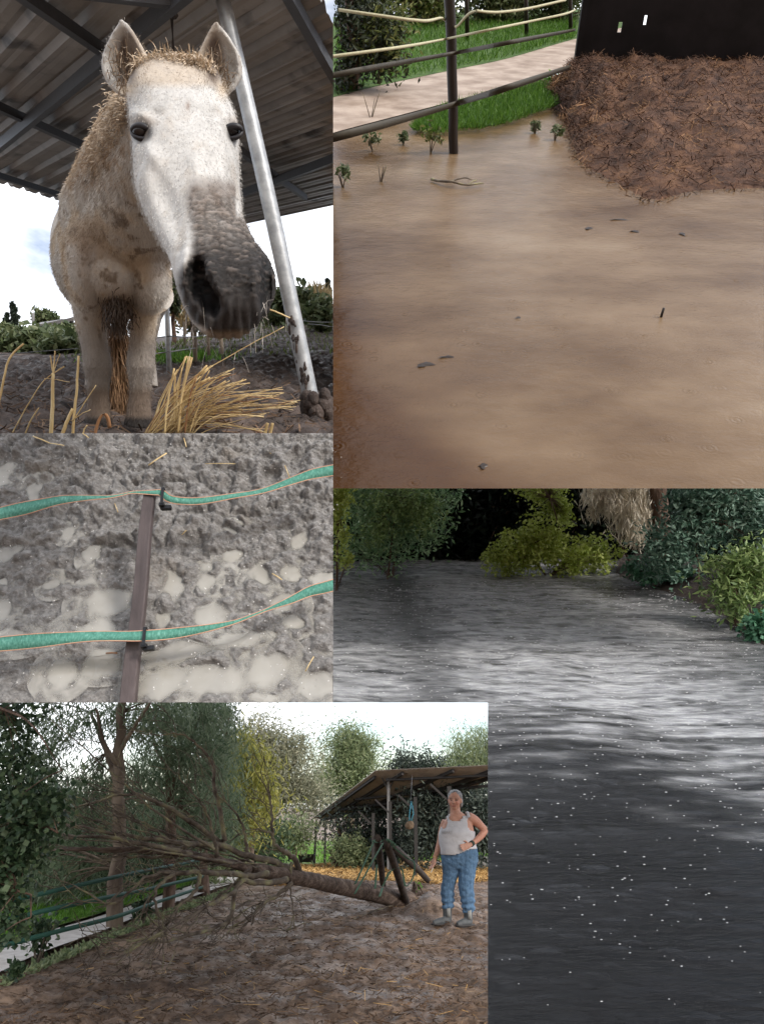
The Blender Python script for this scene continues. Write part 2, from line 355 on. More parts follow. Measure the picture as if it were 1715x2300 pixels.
xs = np.arange(a0.x - .25, max(a1.x, a2.x) + .03, .0036); ys = np.arange(a1.y - .04, a0.y + .06, .0036)
def z_print(P):
    x, y = P[:, 0], P[:, 1]; k = pud_mask(x, y); wet = sm(a0.y - .25, a1.y + .1, y)
    e = np.abs(fbm(np.c_[x * 16, y * 16, x * 0 + 2], 4)); l = (e * 2.2 - .55) * .036 + fbm(np.c_[x * 48, y * 48, x * 0], 3) * .013 + fbm(np.c_[x * 4, y * 4, x * 0 + 8], 2) * .018 + np.maximum(fbm(np.c_[x * 110, y * 110, x * 0 + 4], 2), 0) * .007
    base = .012 - .0175 * (1 - sm(a1.y + .12, a0.y - .25, y)); z = (base + l * (1 - .5 * (1 - sm(a1.y + .05, a0.y - .2, y)))) * (1 - .8 * k) - .021 * k
    rim = sm(.02, .3, k) * (1 - sm(.3, .75, k)); return z + rim * .004
struct(obj('trampled_mud', sheet(xs, ys, z_print), m_grey, M, base=a1.to_tuple(), clip=[('x', 1, 748), ('y', -1, 973), ('y', 1, 1578)], sk=.012))
m_milk = mat('milky_puddle_water', [(.35, (.35, .33, .29)), (.65, (.43, .41, .37))], scale=5, detail=3, rough=.06, bump=.04, bscale=9, bdist=.004, spec=.5)
_nt = m_milk.node_tree; _at = _nt.nodes.new('ShaderNodeVertexColor'); _at.layer_name = 'col'; _nt.links.new(_at.outputs[0], _nt.nodes['Principled BSDF'].inputs['Alpha'])   # thicker water hides more of the bottom
for i, (c, a, b, t) in enumerate(PC):
    if i in DRY: continue
    k = 40; lv = -.0045 - .00008 * i; mr_ = 14; vs = [(c.x, c.y, lv)]
    for q_ in range(1, mr_ + 1):
        for j in range(k):
            an = 2 * math.pi * j / k; r = 1.8 * q_ / mr_; u = a * r * math.cos(an); v = b * r * math.sin(an)
            vs.append((c.x + u * math.cos(t) - v * math.sin(t), c.y + u * math.sin(t) + v * math.cos(t), lv))
    fs = [(0, j + 1, (j + 1) % k + 1) for j in range(k)] + [(1 + q_ * k + j, 1 + (q_ + 1) * k + j, 1 + (q_ + 1) * k + (j + 1) % k, 1 + q_ * k + (j + 1) % k) for q_ in range(mr_ - 1) for j in range(k)]
    va = np.array(vs); dep = np.clip(lv - z_print(va), 0, .1); tb_ = 1 - np.exp(-dep * 85); struct(obj('puddle', MB().add(vs, fs), m_milk, M, attr=np.repeat(tb_[:, None], 3, 1), clip=[('x', 1, 747), ('y', -1, 974), ('y', 1, 1577)]))

# --- the flooded corner
m_flood = mat('brown_flood_water', [(.30, (.07, .036, .013)), (.44, (.112, .067, .033)), (.58, (.158, .103, .058)), (.72, (.21, .15, .095))], scale=.75, detail=4, rough=.2, bump=.6, bscale=17, bdist=.012, stretch=(.72, 1.1, .72), spec=.2, bdetail=5, attr=True)
_nt = m_flood.node_tree; _bp = [n for n in _nt.nodes if n.type == 'BUMP'][0]; _vo = _nt.nodes.new('ShaderNodeTexVoronoi'); _vo.inputs['Scale'].default_value = 5; _tc = [n for n in _nt.nodes if n.type == 'TEX_COORD'][0]; _nt.links.new(_tc.outputs['Object'], _vo.inputs['Vector'])
_s = _nt.nodes.new('ShaderNodeMath'); _s.operation = 'MULTIPLY'; _s.inputs[1].default_value = 46; _nt.links.new(_vo.outputs['Distance'], _s.inputs[0]); _w = _nt.nodes.new('ShaderNodeMath'); _w.operation = 'SINE'; _nt.links.new(_s.outputs[0], _w.inputs[0]); _f = _nt.nodes.new('ShaderNodeMapRange'); _f.inputs['From Min'].default_value = .06; _f.inputs['From Max'].default_value = .38; _f.inputs['To Min'].default_value = .16; _f.inputs['To Max'].default_value = 0; _nt.links.new(_vo.outputs['Distance'], _f.inputs[0])
_k = _nt.nodes.new('ShaderNodeMath'); _k.operation = 'MULTIPLY_ADD'; _nt.links.new(_w.outputs[0], _k.inputs[0]); _nt.links.new(_f.outputs[0], _k.inputs[1]); _nt.links.new(_bp.inputs['Height'].links[0].from_socket, _k.inputs[2]); _nt.links.new(_k.outputs[0], _bp.inputs['Height'])     # rings of raindrops in the relief of the water
def z_water(P):
    x, y = P[:, 0], P[:, 1]; return fbm(np.c_[x * 5, y * 9, x * 0], 3) * .004 + fbm(np.c_[x * 22, y * 30, x * 0], 2) * .0022 * sm(-.2, .5, fbm(np.c_[x, y, x * 0 + 4], 2))
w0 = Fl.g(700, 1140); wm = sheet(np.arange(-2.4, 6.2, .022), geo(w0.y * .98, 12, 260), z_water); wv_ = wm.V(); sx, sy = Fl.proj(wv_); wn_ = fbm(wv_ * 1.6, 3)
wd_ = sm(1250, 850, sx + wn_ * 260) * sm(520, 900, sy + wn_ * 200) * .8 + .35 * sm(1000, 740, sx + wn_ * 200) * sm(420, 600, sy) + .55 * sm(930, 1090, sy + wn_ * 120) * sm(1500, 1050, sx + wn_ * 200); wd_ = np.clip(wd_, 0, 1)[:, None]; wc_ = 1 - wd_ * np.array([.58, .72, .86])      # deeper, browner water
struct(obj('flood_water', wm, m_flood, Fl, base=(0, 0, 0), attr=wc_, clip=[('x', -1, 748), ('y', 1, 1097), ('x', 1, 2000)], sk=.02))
m_fpath = mat('washed_pale_path', [(.35, (.19, .135, .1)), (.6, (.36, .285, .23))], scale=1.8, detail=8, rough=.6, bump=.3, bscale=14, layer=((.22, .16, .12), 1.5, .52, .68))
cF = [('x', -1, 748)]
struct(obj('path', strip(Fl, [(700, 322), (749, 305), (1021, 232), (1200, 180), (1289, 150), (1400, 120)], [(700, 232), (749, 220), (850, 196), (1000, 162), (1140, 132), (1289, 88), (1400, 55)], .03, 50, 8), m_fpath, Fl, clip=cF))
m_grass = mat('bright_grass_soil', [(.35, (.025, .055, .010)), (.65, (.07, .12, .025))], scale=5, detail=8, rough=.9, bump=.5, bscale=30)
struct(obj('grass_bank', strip(Fl, [(700, 240), (749, 225), (850, 199), (1000, 166), (1140, 136), (1289, 92), (1420, 60)], [(700, 45), (749, 42), (850, 36), (1000, 32), (1140, 28), (1289, 24), (1420, 20)], .034, 50, 8), m_grass, Fl, clip=cF))
struct(obj('grass_verge', strip(Fl, [(950, 292), (980, 292), (1040, 288), (1110, 282), (1200, 250), (1300, 214)], [(965, 280), (990, 264), (1050, 242), (1130, 222), (1210, 200), (1300, 172)], .012, 50, 8, rag=.02), m_grass, Fl))

# --- the wet road between bushes
def road_mat():
    m = mat('wet_dark_road', [(.35, (.55, .55, .6)), (.6, (1, 1, 1)), (.75, (1, 1, 1))], scale=9, detail=10, nrough=.7, rough=.3, bump=1, bscale=7, bdist=.03, stretch=(1.6, 7.2, 1.6), rr=(.8, .35, .65, .1, .3), spec=.5, bdetail=9, attr=True)
    m.node_tree.nodes['Principled BSDF'].inputs['IOR'].default_value = 1.33
    return m
m_road = road_mat()
def z_road(P):
    x, y = P[:, 0], P[:, 1]; rut = -.05 * np.exp(-((x + 1.25 - .02 * y) / .35) ** 2) - .06 * np.exp(-((x - .1 + .02 * (y - 5)) / .4) ** 2) - .04 * np.exp(-((x - 1.9) / .3) ** 2)
    r = fbm(np.c_[x * 1.3, y * 8, x * 0], 3) * .012 + fbm(np.c_[x * 9, y * 26, x * 0 + 5], 3) * .007
    return rut * .5 + r + .03 * fbm(np.c_[x * .9, y * .9, x * 0], 2)
def L_cut(mb, panel):
    """The road's ground stops at the edge of the lower yard: faces over the yard are cut away along that edge."""
    me = bpy.data.meshes.new('t'); me.from_pydata([tuple(p) for p in mb.V().tolist()], [], mb.f); bm = bmesh.new(); bm.from_mesh(me)
    for a, b in (((1095, 0), (1095, 2300)), ((0, 1578), (1715, 1578))):
        n = panel.ray(*a).cross(panel.ray(*b)).normalized(); bmesh.ops.bisect_plane(bm, geom=bm.verts[:] + bm.edges[:] + bm.faces[:], plane_co=panel.cam, plane_no=n)
    clip_bm(bm, panel, [('x', -1, 715), ('x', 1, 2000)])
    cs = np.array([f.calc_center_median() for f in bm.faces]); x, y = panel.proj(cs); fl = list(bm.faces)
    bmesh.ops.delete(bm, geom=[fl[i] for i in np.nonzero((x < 1095) & (y > 1578))[0]], context='FACES')
    cs = None; skirt(bm, panel, .02); bm.to_mesh(me); bm.free(); return me
xs = np.concatenate([np.arange(-2.2, 5.2, .03), [6, 8, 12]]); ys = geo(1.9, 18, 330)
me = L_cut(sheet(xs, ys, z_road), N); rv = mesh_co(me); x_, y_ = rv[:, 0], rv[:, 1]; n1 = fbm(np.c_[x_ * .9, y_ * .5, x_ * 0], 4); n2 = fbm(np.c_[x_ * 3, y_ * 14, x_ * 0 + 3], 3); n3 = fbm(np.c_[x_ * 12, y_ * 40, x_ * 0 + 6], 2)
glare_mask = sm(3.2, 5.6, y_ + n1 * 1.3 + n2 * 1.0) * sm(3.6, 1.6, x_ - .12 * y_ + n1 * .8) * (1 - .75 * np.exp(-((x_ - .45 + .03 * (y_ - 5)) / .28) ** 2) * (.7 + .6 * n2)) * (1 - .6 * np.exp(-((x_ + 1.35) / .3) ** 2))      # flash glare on gravel painted pale, its falloff painted near-black; darker ruts
g_ = np.clip(glare_mask * (.7 + .7 * n2 + .6 * n3), 0, 1)[:, None]; rc = np.array([.003, .003, .004]) * (1 - g_) + np.array([.6, .6, .595]) * g_
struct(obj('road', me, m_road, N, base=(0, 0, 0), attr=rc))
# ------------------------------------------------------------ the yard: fallen tree, tripod, shelter, trees, woman
m_bark = mat('grey_brown_bark', [(.32, (.045, .028, .02)), (.55, (.15, .095, .07)), (.72, (.27, .2, .16))], scale=9, detail=8, rough=.9, bump=1, bscale=16, bdist=.03, stretch=(1, 1, .35))
m_barkx = mat('fibrous_red_bark', [(.3, (.03, .019, .014)), (.5, (.12, .083, .064)), (.66, (.24, .18, .145)), (.8, (.38, .31, .26))], scale=7, detail=9, nrough=.7, rough=.9, bump=1, bscale=9, bdist=.06, stretch=(.22, 1.2, 1.6))
m_twig = mat('lichen_twig', [(.35, (.05, .035, .026)), (.52, (.15, .12, .092)), (.66, (.25, .23, .12)), (.75, (.36, .32, .27))], scale=6, detail=6, rough=.9, bump=.6, bscale=30, bdist=.01)
m_palebark = mat('pale_smooth_bark', [(.35, (.075, .052, .038)), (.65, (.19, .145, .105))], scale=5, detail=7, rough=.85, bump=.6, bscale=14, bdist=.02, stretch=(1, 1, .4))
m_dead = flat('dark_metal_frame', (.045, .04, .04), rough=.6)
l_willow = leafmat('narrow_grey_green_leaf', [(.07, .11, .06), (.16, .215, .125), (.3, .35, .235)], .5)
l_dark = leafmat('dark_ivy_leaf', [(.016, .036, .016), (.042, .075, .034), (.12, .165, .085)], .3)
l_yel = leafmat('yellow_green_leaf', [(.16, .175, .035), (.3, .3, .065), (.46, .43, .13)], .4)
l_euc = leafmat('pale_eucalyptus_leaf', [(.16, .17, .11), (.29, .295, .2), (.44, .42, .3)], .4)
l_mid = leafmat('mid_green_leaf', [(.1, .14, .065), (.21, .26, .13), (.34, .37, .2)], .4)
l_olive = leafmat('dark_olive_leaf', [(.02, .03, .026), (.05, .068, .055), (.12, .145, .115)], .25)
l_grass = leafmat('grass_blade', [(.06, .15, .015), (.12, .26, .03), (.2, .36, .06)], .4)

def B(panel, px, py, Y, rx, ry, d): s = Y / FPX; return (tuple(panel.at(px, py, Y)), (rx * s, d, ry * s))
def tree(panel, name, label, group, base, limbs, blobs, bark, leaf, n, clumps, spread, L, Wd, droop=0.0, clip=None, cat='tree', seed=0, part='trunk', up=0.0, shell=.5):
    """limbs: list of (path, r0, r1); the first is the trunk."""
    rg = np.random.default_rng(100 + seed); t = thing(name, panel, base, label, cat, group)
    for i, (p, r0, r1) in enumerate(limbs):
        k = max(6, len(p) * 3); obj(part if i == 0 else 'branch', MB().tube(wob(p, k, r0 * .35), lerp(r0, r1, k), 8), bark, panel, t, clip=clip)
    C, K = cluster(blobs, n, clumps, spread, rg, shell)
    D = rg.normal(size=(n, 3)); D[:, 2] = D[:, 2] * (1 - min(.6, droop)) - droop * 1.6 + up
    q = keep(leaf_quads(C, D, L * rg.uniform(.6, 1.3, n), Wd * rg.uniform(.7, 1.25, n), rg), panel, clip)
    # fine twigs that carry the clumps
    tw = MB(); root = V(limbs[0][0][-1]) if limbs else V(base)
    for c in K[::max(1, len(K) // 60)]:
        a = V(c); l = min(limbs, key=lambda m: min((V(x) - a).length for x in m[0])) if limbs else None
        if l is None: break
        s = min((V(x) for x in l[0]), key=lambda x: (x - a).length); tw.tube(curve(s, a, (0, 0, .06 * (a - s).length), 5), lerp(max(.006, l[2] * .35), .003, 5), 4)
    if tw.n: obj('twigs', tw, bark, panel, t, clip=clip, kind='stuff')
    if len(q): obj('crown', q, leaf, panel, t, smooth=False)
    return t
def grass(panel, name, label, pts_fn, n, hgt, mtl, seed=0, clip=None, wd=.006, lean=.5):
    rg = np.random.default_rng(300 + seed); P = pts_fn(rg, n); D = rg.normal(size=(n, 3)) * lean; D[:, 2] = 1; L = hgt * rg.uniform(.5, 1.4, n); D = unit(D)
    q = leaf_quads(P + D * L[:, None] * .45, D, L, wd * rg.uniform(.7, 1.4, n), rg); q = keep(q, panel, clip)
    return tag(obj(name, q, mtl, panel, smooth=False, base=tuple(P[0])), label, None, None, 'stuff')
def between(panel, lo, hi, dz=0.0):
    a = [panel.g(*p) for p in lo]; b = [panel.g(*p) for p in hi]; A = np.array(wob(a, 80, 0)); Bq = np.array(wob(b, 80, 0))
    def f(rg, n):
        i = rg.integers(0, 79, n); u = rg.random((n, 1)); t = rg.random((n, 1)); p = (A[i] * (1 - u) + A[i + 1] * u) * (1 - t) + (Bq[i] * (1 - u) + Bq[i + 1] * u) * t
        p[:, 2] = [panel.z(x, y) for x, y in p[:, :2]]; p[:, 2] += dz; return p
    return f

# --- trees on the left, along the path
def tg(px, py): return T.g(px, py)
b1 = tg(261, 2090); y1 = b1.y
tree(T, 'willow_tree', 'tall drooping grey-green tree with reddish trunk beside the pale path', 'trees along the path', b1,
     [([b1 - V((0, 0, .15)), T.at(262, 1950, y1), T.at(266, 1800, y1), T.at(270, 1600, y1), T.at(280, 1480, y1)], .115, .05), ([T.at(266, 1770, y1), T.at(240, 1690, y1 + .2), T.at(205, 1600, y1 + .4)], .045, .018), ([T.at(266, 1720, y1), T.at(235, 1670, y1 - .2), T.at(215, 1590, y1 - .3)], .035, .014), ([T.at(268, 1690, y1), T.at(310, 1620, y1 - .2), T.at(350, 1560, y1 - .4)], .035, .014)],
     [B(T, 60, 1680, y1, 80, 70, .8), B(T, 200, 1640, y1 + .3, 90, 60, .9), B(T, 330, 1600, y1 + .5, 100, 60, .9), B(T, 250, 1780, y1 + .8, 120, 70, .8), B(T, 150, 1820, y1 + .6, 90, 90, .6), B(T, 120, 1920, y1 + 1.2, 120, 80, .6), B(T, 60, 2000, y1 + 1.6, 70, 60, .4), B(T, 100, 1545, y1, 110, 40, .6), B(T, 230, 1950, y1 + 1.4, 90, 60, .5)],
     m_palebark, l_willow, 14500, 300, .13, .15, .017, droop=.75, seed=1, shell=.3)
b2 = tg(383, 2046); y2 = b2.y
tree(T, 'willow_tree', 'second drooping grey-green tree along the path, behind the broken branches', 'trees along the path', b2,
     [([b2 - V((0, 0, .15)), T.at(382, 1950, y2), T.at(380, 1800, y2), T.at(376, 1600, y2), T.at(372, 1490, y2)], .1, .05), ([T.at(379, 1780, y2), T.at(420, 1690, y2), T.at(450, 1600, y2)], .04, .015), ([T.at(379, 1740, y2), T.at(345, 1660, y2), T.at(330, 1580, y2)], .04, .015)],
     [B(T, 400, 1610, y2, 95, 75, .9), B(T, 450, 1680, y2, 80, 80, .9), B(T, 380, 1740, y2 + .4, 90, 70, .9), B(T, 440, 1830, y2 + .7, 90, 70, .8), B(T, 360, 1880, y2 + 1.4, 90, 60, .6)], m_bark, l_willow, 10500, 230, .16, .17, .02, droop=.75, seed=2, shell=.3)
b3 = tg(457, 2010); y3 = b3.y
tree(T, 'willow_tree', 'farthest drooping grey-green tree along the path, next to the yellow-green one', 'trees along the path', b3,
     [([b3 - V((0, 0, .15)), T.at(458, 1900, y3), T.at(462, 1750, y3), T.at(465, 1600, y3)], .12, .05), ([T.at(461, 1760, y3), T.at(500, 1680, y3), T.at(515, 1610, y3)], .04, .015)],
     [B(T, 470, 1640, y3, 60, 75, 1), B(T, 490, 1740, y3, 50, 80, 1), B(T, 480, 1840, y3 + .5, 60, 70, 1), B(T, 480, 1590, y3, 55, 40, .8)], m_bark, l_willow, 8000, 170, .18, .18, .022, droop=.75, seed=3, shell=.3)
bl = V((-4.6, 7.0, 0))
tree(T, 'poplar_tree', 'dark broad-leaved tree reaching in from the left edge', None, bl, [([bl, V((-4.5, 7, 1.2)), V((-4.4, 7, 2.8))], .1, .04), ([V((-4.5, 7, 1.3)), T.at(60, 1850, 6.8), T.at(130, 1870, 6.6)], .03, .008), ([V((-4.4, 7, 2.6)), T.at(10, 1592, 6.6), T.at(70, 1625, 6.5), T.at(115, 1690, 6.4), T.at(140, 1730, 6.4)], .02, .004), ([V((-4.5, 7, .9)), T.at(40, 2000, 6.8), T.at(70, 2060, 6.7)], .025, .006)],
     [B(T, 40, 1830, 6.9, 90, 70, .45), B(T, 0, 1960, 6.9, 50, 70, .4), B(T, 90, 1800, 6.7, 55, 40, .3), B(T, 30, 1720, 7, 60, 45, .3), B(T, 30, 1610, 7, 60, 40, .3), B(T, 55, 1900, 6.8, 60, 45, .35), B(T, 10, 2070, 6.9, 35, 30, .3)], m_bark, l_dark, 5200, 200, .085, .058, .05, droop=.2, seed=4, shell=.2)
h0 = V((-6.5, 13.5, 0))
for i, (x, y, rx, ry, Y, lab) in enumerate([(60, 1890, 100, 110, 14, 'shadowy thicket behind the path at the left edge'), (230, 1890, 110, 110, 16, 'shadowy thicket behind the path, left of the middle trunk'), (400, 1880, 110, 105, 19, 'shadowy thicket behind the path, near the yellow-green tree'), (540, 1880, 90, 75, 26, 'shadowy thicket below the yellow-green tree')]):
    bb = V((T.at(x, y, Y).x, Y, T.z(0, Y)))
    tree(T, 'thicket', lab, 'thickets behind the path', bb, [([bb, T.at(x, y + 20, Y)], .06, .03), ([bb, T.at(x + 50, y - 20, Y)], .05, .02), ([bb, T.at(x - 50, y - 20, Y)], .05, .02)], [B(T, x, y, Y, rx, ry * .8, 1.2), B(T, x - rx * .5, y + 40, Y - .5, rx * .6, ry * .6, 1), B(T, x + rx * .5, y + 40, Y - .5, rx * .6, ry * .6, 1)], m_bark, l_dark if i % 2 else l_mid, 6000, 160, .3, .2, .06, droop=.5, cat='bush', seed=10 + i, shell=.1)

# --- trees behind
def far_tree(name, lab, grp, x, ytop, ybase, Y, blobs, leaf, n, cl, spr, L, Wd, bark=m_palebark, droop=.4, seed=0, r=.16, shell=.35):
    zb = T.z(0, Y); b = V((T.at(x, 1800, Y).x, Y, zb)); top = T.at(x, ytop, Y)
    lim = [([b, b.lerp(top, .4) + V((.1, 0, 0)), b.lerp(top, .85)], r, r * .3)]
    for (px, py, rx, ry) in blobs: lim.append(([b.lerp(top, random.uniform(.25, .6)), T.at(px, py, Y)], r * .4, r * .1))
    return tree(T, name, lab, grp, b, lim, [B(T, px, py, Y, rx, ry, rx * Y / FPX) for px, py, rx, ry in blobs], bark, leaf, n, cl, spr, L, Wd, droop=droop, seed=seed, shell=shell)
far_tree('acacia_tree', 'bright yellow-green tree behind the fallen branches', None, 560, 1650, 1950, 20, [(520, 1700, 40, 55), (560, 1740, 42, 60), (520, 1800, 45, 55), (575, 1800, 28, 55), (535, 1860, 40, 35)], l_yel, 7500, 150, .26, .2, .035, droop=.7, seed=21)
far_tree('eucalyptus_tree', 'tall pale grey-green tree right of the yellow-green one', 'pale trees behind the shelter', 610, 1605, 1950, 30, [(580, 1650, 38, 45), (560, 1700, 45, 45), (620, 1700, 45, 50), (670, 1690, 35, 38), (640, 1760, 50, 50), (690, 1770, 40, 50), (720, 1800, 35, 40), (600, 1790, 50, 50)], l_euc, 17000, 330, .32, .2, .045, seed=22, r=.22)
far_tree('eucalyptus_tree', 'round pale green-grey tree above the left end of the shelter roof', 'pale trees behind the shelter', 785, 1640, 1930, 40, [(760, 1670, 35, 32), (800, 1680, 40, 40), (780, 1720, 55, 45), (825, 1710, 22, 32), (750, 1760, 45, 40), (800, 1770, 40, 40)], l_mid, 15000, 300, .36, .24, .055, seed=23, r=.25, shell=.2)
far_tree('olive_tree', 'small dark treetop above the shelter roof, left of two', 'treetops over the shelter roof', 905, 1700, 1930, 42, [(903, 1715, 22, 20), (900, 1740, 30, 22)], l_olive, 2500, 60, .36, .25, .07, seed=24)
far_tree('olive_tree', 'small dark treetop above the shelter roof, right of two', 'treetops over the shelter roof', 960, 1700, 1930, 42, [(965, 1718, 32, 20), (945, 1740, 40, 20), (1000, 1735, 40, 25)], l_olive, 3500, 80, .36, .25, .07, seed=25)
far_tree('willow_tree', 'pale feathery tree above the shelter roof at the right', None, 1060, 1650, 1930, 40, [(1040, 1690, 40, 35), (1085, 1680, 40, 42), (1060, 1730, 55, 40), (1120, 1710, 40, 50)], l_mid, 9500, 220, .34, .26, .035, droop=.7, seed=26, shell=.3)
far_tree('olive_tree', 'broad dark tree under the shelter, behind the thin posts', 'dark trees behind the shelter', 757, 1815, 1940, 27, [(770, 1850, 40, 38), (830, 1855, 50, 45), (890, 1860, 50, 45), (800, 1895, 45, 20), (900, 1905, 60, 25), (850, 1900, 60, 25)], l_olive, 7500, 200, .3, .16, .05, seed=27, bark=m_bark, shell=.1)
far_tree('olive_tree', 'dark grey-green tree behind the woman, right of the shelter posts', 'dark trees behind the shelter', 1020, 1760, 1940, 25, [(960, 1830, 55, 55), (1040, 1810, 60, 55), (1090, 1830, 50, 65), (1000, 1880, 60, 40), (1080, 1890, 60, 40), (940, 1880, 40, 40)], l_olive, 13000, 280, .28, .17, .055, seed=28, bark=m_bark, shell=.1)
for i, (x, y, rx, ry, lab) in enumerate([(790, 1910, 40, 16, 'low green shrub seen between the shelter posts'), (662, 1875, 46, 34, 'green hanging shrub left of the shelter'), (860, 1920, 50, 12, 'low green shrub behind the tripod')]):
    far_tree('shrub', lab, 'shrubs behind the shelter', x, y, 1940, 26 + i, [(x, y, rx, ry), (x - 12, y + 6, rx * .6, ry * .8)], l_mid, 2200, 60, .2, .14, .05, seed=30 + i, r=.05, shell=.1)

# --- grass
grass(T, 'grass', 'short bright green grass on the verge behind the path', between(T, [(-40, 2140), (100, 2098), (250, 2052), (380, 2008), (470, 1979)], [(-40, 2080), (130, 2035), (260, 1998), (380, 1965), (470, 1945)], .05), 16000, .1, l_grass, 1, wd=.012)
grass(T, 'grass', 'green field grass far behind the shelter', between(T, [(600, 1946), (690, 1943), (960, 1934), (1120, 1936)], [(560, 1896), (690, 1890), (960, 1890), (1120, 1890)], .02), 9000, .22, l_grass, 2, wd=.035)
grass(T, 'weeds', 'low leafy weeds along the near edge of the path', between(T, [(0, 2226), (100, 2176), (200, 2133), (300, 2091), (420, 2044), (520, 2003)], [(0, 2208), (100, 2162), (200, 2120), (300, 2080), (420, 2034), (520, 1995)], .0), 2000, .08, l_mid, 3, wd=.035, lean=1.2)
grass(T, 'grass', 'green bank behind the woman', between(T, [(925, 1938), (1000, 1942), (1120, 1942)], [(925, 1918), (1000, 1905), (1120, 1895)], .1), 3500, .3, l_grass, 4, wd=.03)

# --- straw
m_straw = mat('golden_straw', [(.3, (.3, .165, .05)), (.55, (.52, .32, .12)), (.75, (.68, .48, .23))], scale=3, detail=5, rough=.7, island=.35)
m_strawbrown = mat('dirty_straw', [(.3, (.045, .026, .016)), (.55, (.11, .066, .04)), (.75, (.23, .15, .09))], scale=3, detail=5, rough=.85, island=.4)
def litter(panel, f, n, L, Wd, seed, lift=.012, tilt=.25, clip=None, zf=None):
    rg = np.random.default_rng(500 + seed); P = f(rg, n)
    if zf: P[:, 2] = zf(P)
    a = rg.uniform(0, 2 * np.pi, n); D = np.c_[np.cos(a), np.sin(a), rg.normal(0, tilt, n)]; D = unit(D); l = L * rg.uniform(.4, 1.5, n); w = Wd * rg.uniform(.6, 1.4, n)
    S = unit(np.cross(D, np.array([0, 0, 1.]) + rg.normal(0, .5, (n, 3)))); P = P.copy(); P[:, 2] += lift
    k = np.array([0, 0, 1.]) * (l * rg.uniform(-.1, .1, n))[:, None]
    q = np.stack([P - D * l[:, None] / 2 - S * w[:, None] / 2, P - D * l[:, None] / 2 + S * w[:, None] / 2, P + D * l[:, None] / 2 + S * w[:, None] / 2 + k, P + D * l[:, None] / 2 - S * w[:, None] / 2 + k], 1); return keep(q, panel, clip)
def yardxy(x0, x1, y0, y1):
    def f(rg, n): y = np.exp(rg.uniform(math.log(y0), math.log(y1), n)); x = rg.uniform(x0, x1, n) * y / 10; return np.c_[x, y, y * 0]
    return f
tag(obj('straw_litter', litter(T, yardxy(-5.6, 2.2, 5.3, 17), 22000, .06, .008, 1, zf=z_yard), m_strawbrown, T, smooth=False, base=(0, 8, 0)), 'dark bits of old straw trodden into the yard mud', None, None, 'stuff')
tag(obj('straw_wisps', litter(T, yardxy(-3.6, 2.2, 5.3, 15), 800, .11, .0035, 2, lift=.02, zf=z_yard), m_straw, T, smooth=False, base=(0, 8, 0)), 'scattered golden straws on the yard mud', None, None, 'stuff')
tag(obj('straw_bed', litter(T, between(T, [(600, 1985), (700, 1998), (800, 2002), (960, 1998), (1130, 1975)], [(640, 1950), (700, 1944), (800, 1940), (960, 1938), (1130, 1940)], 0), 19000, .2, .016, 3, lift=.045, tilt=.35, zf=z_yard), m_straw, T, smooth=False, base=(0, 15, 0)), 'bed of golden straw spread in front of the shelter', None, None, 'stuff')

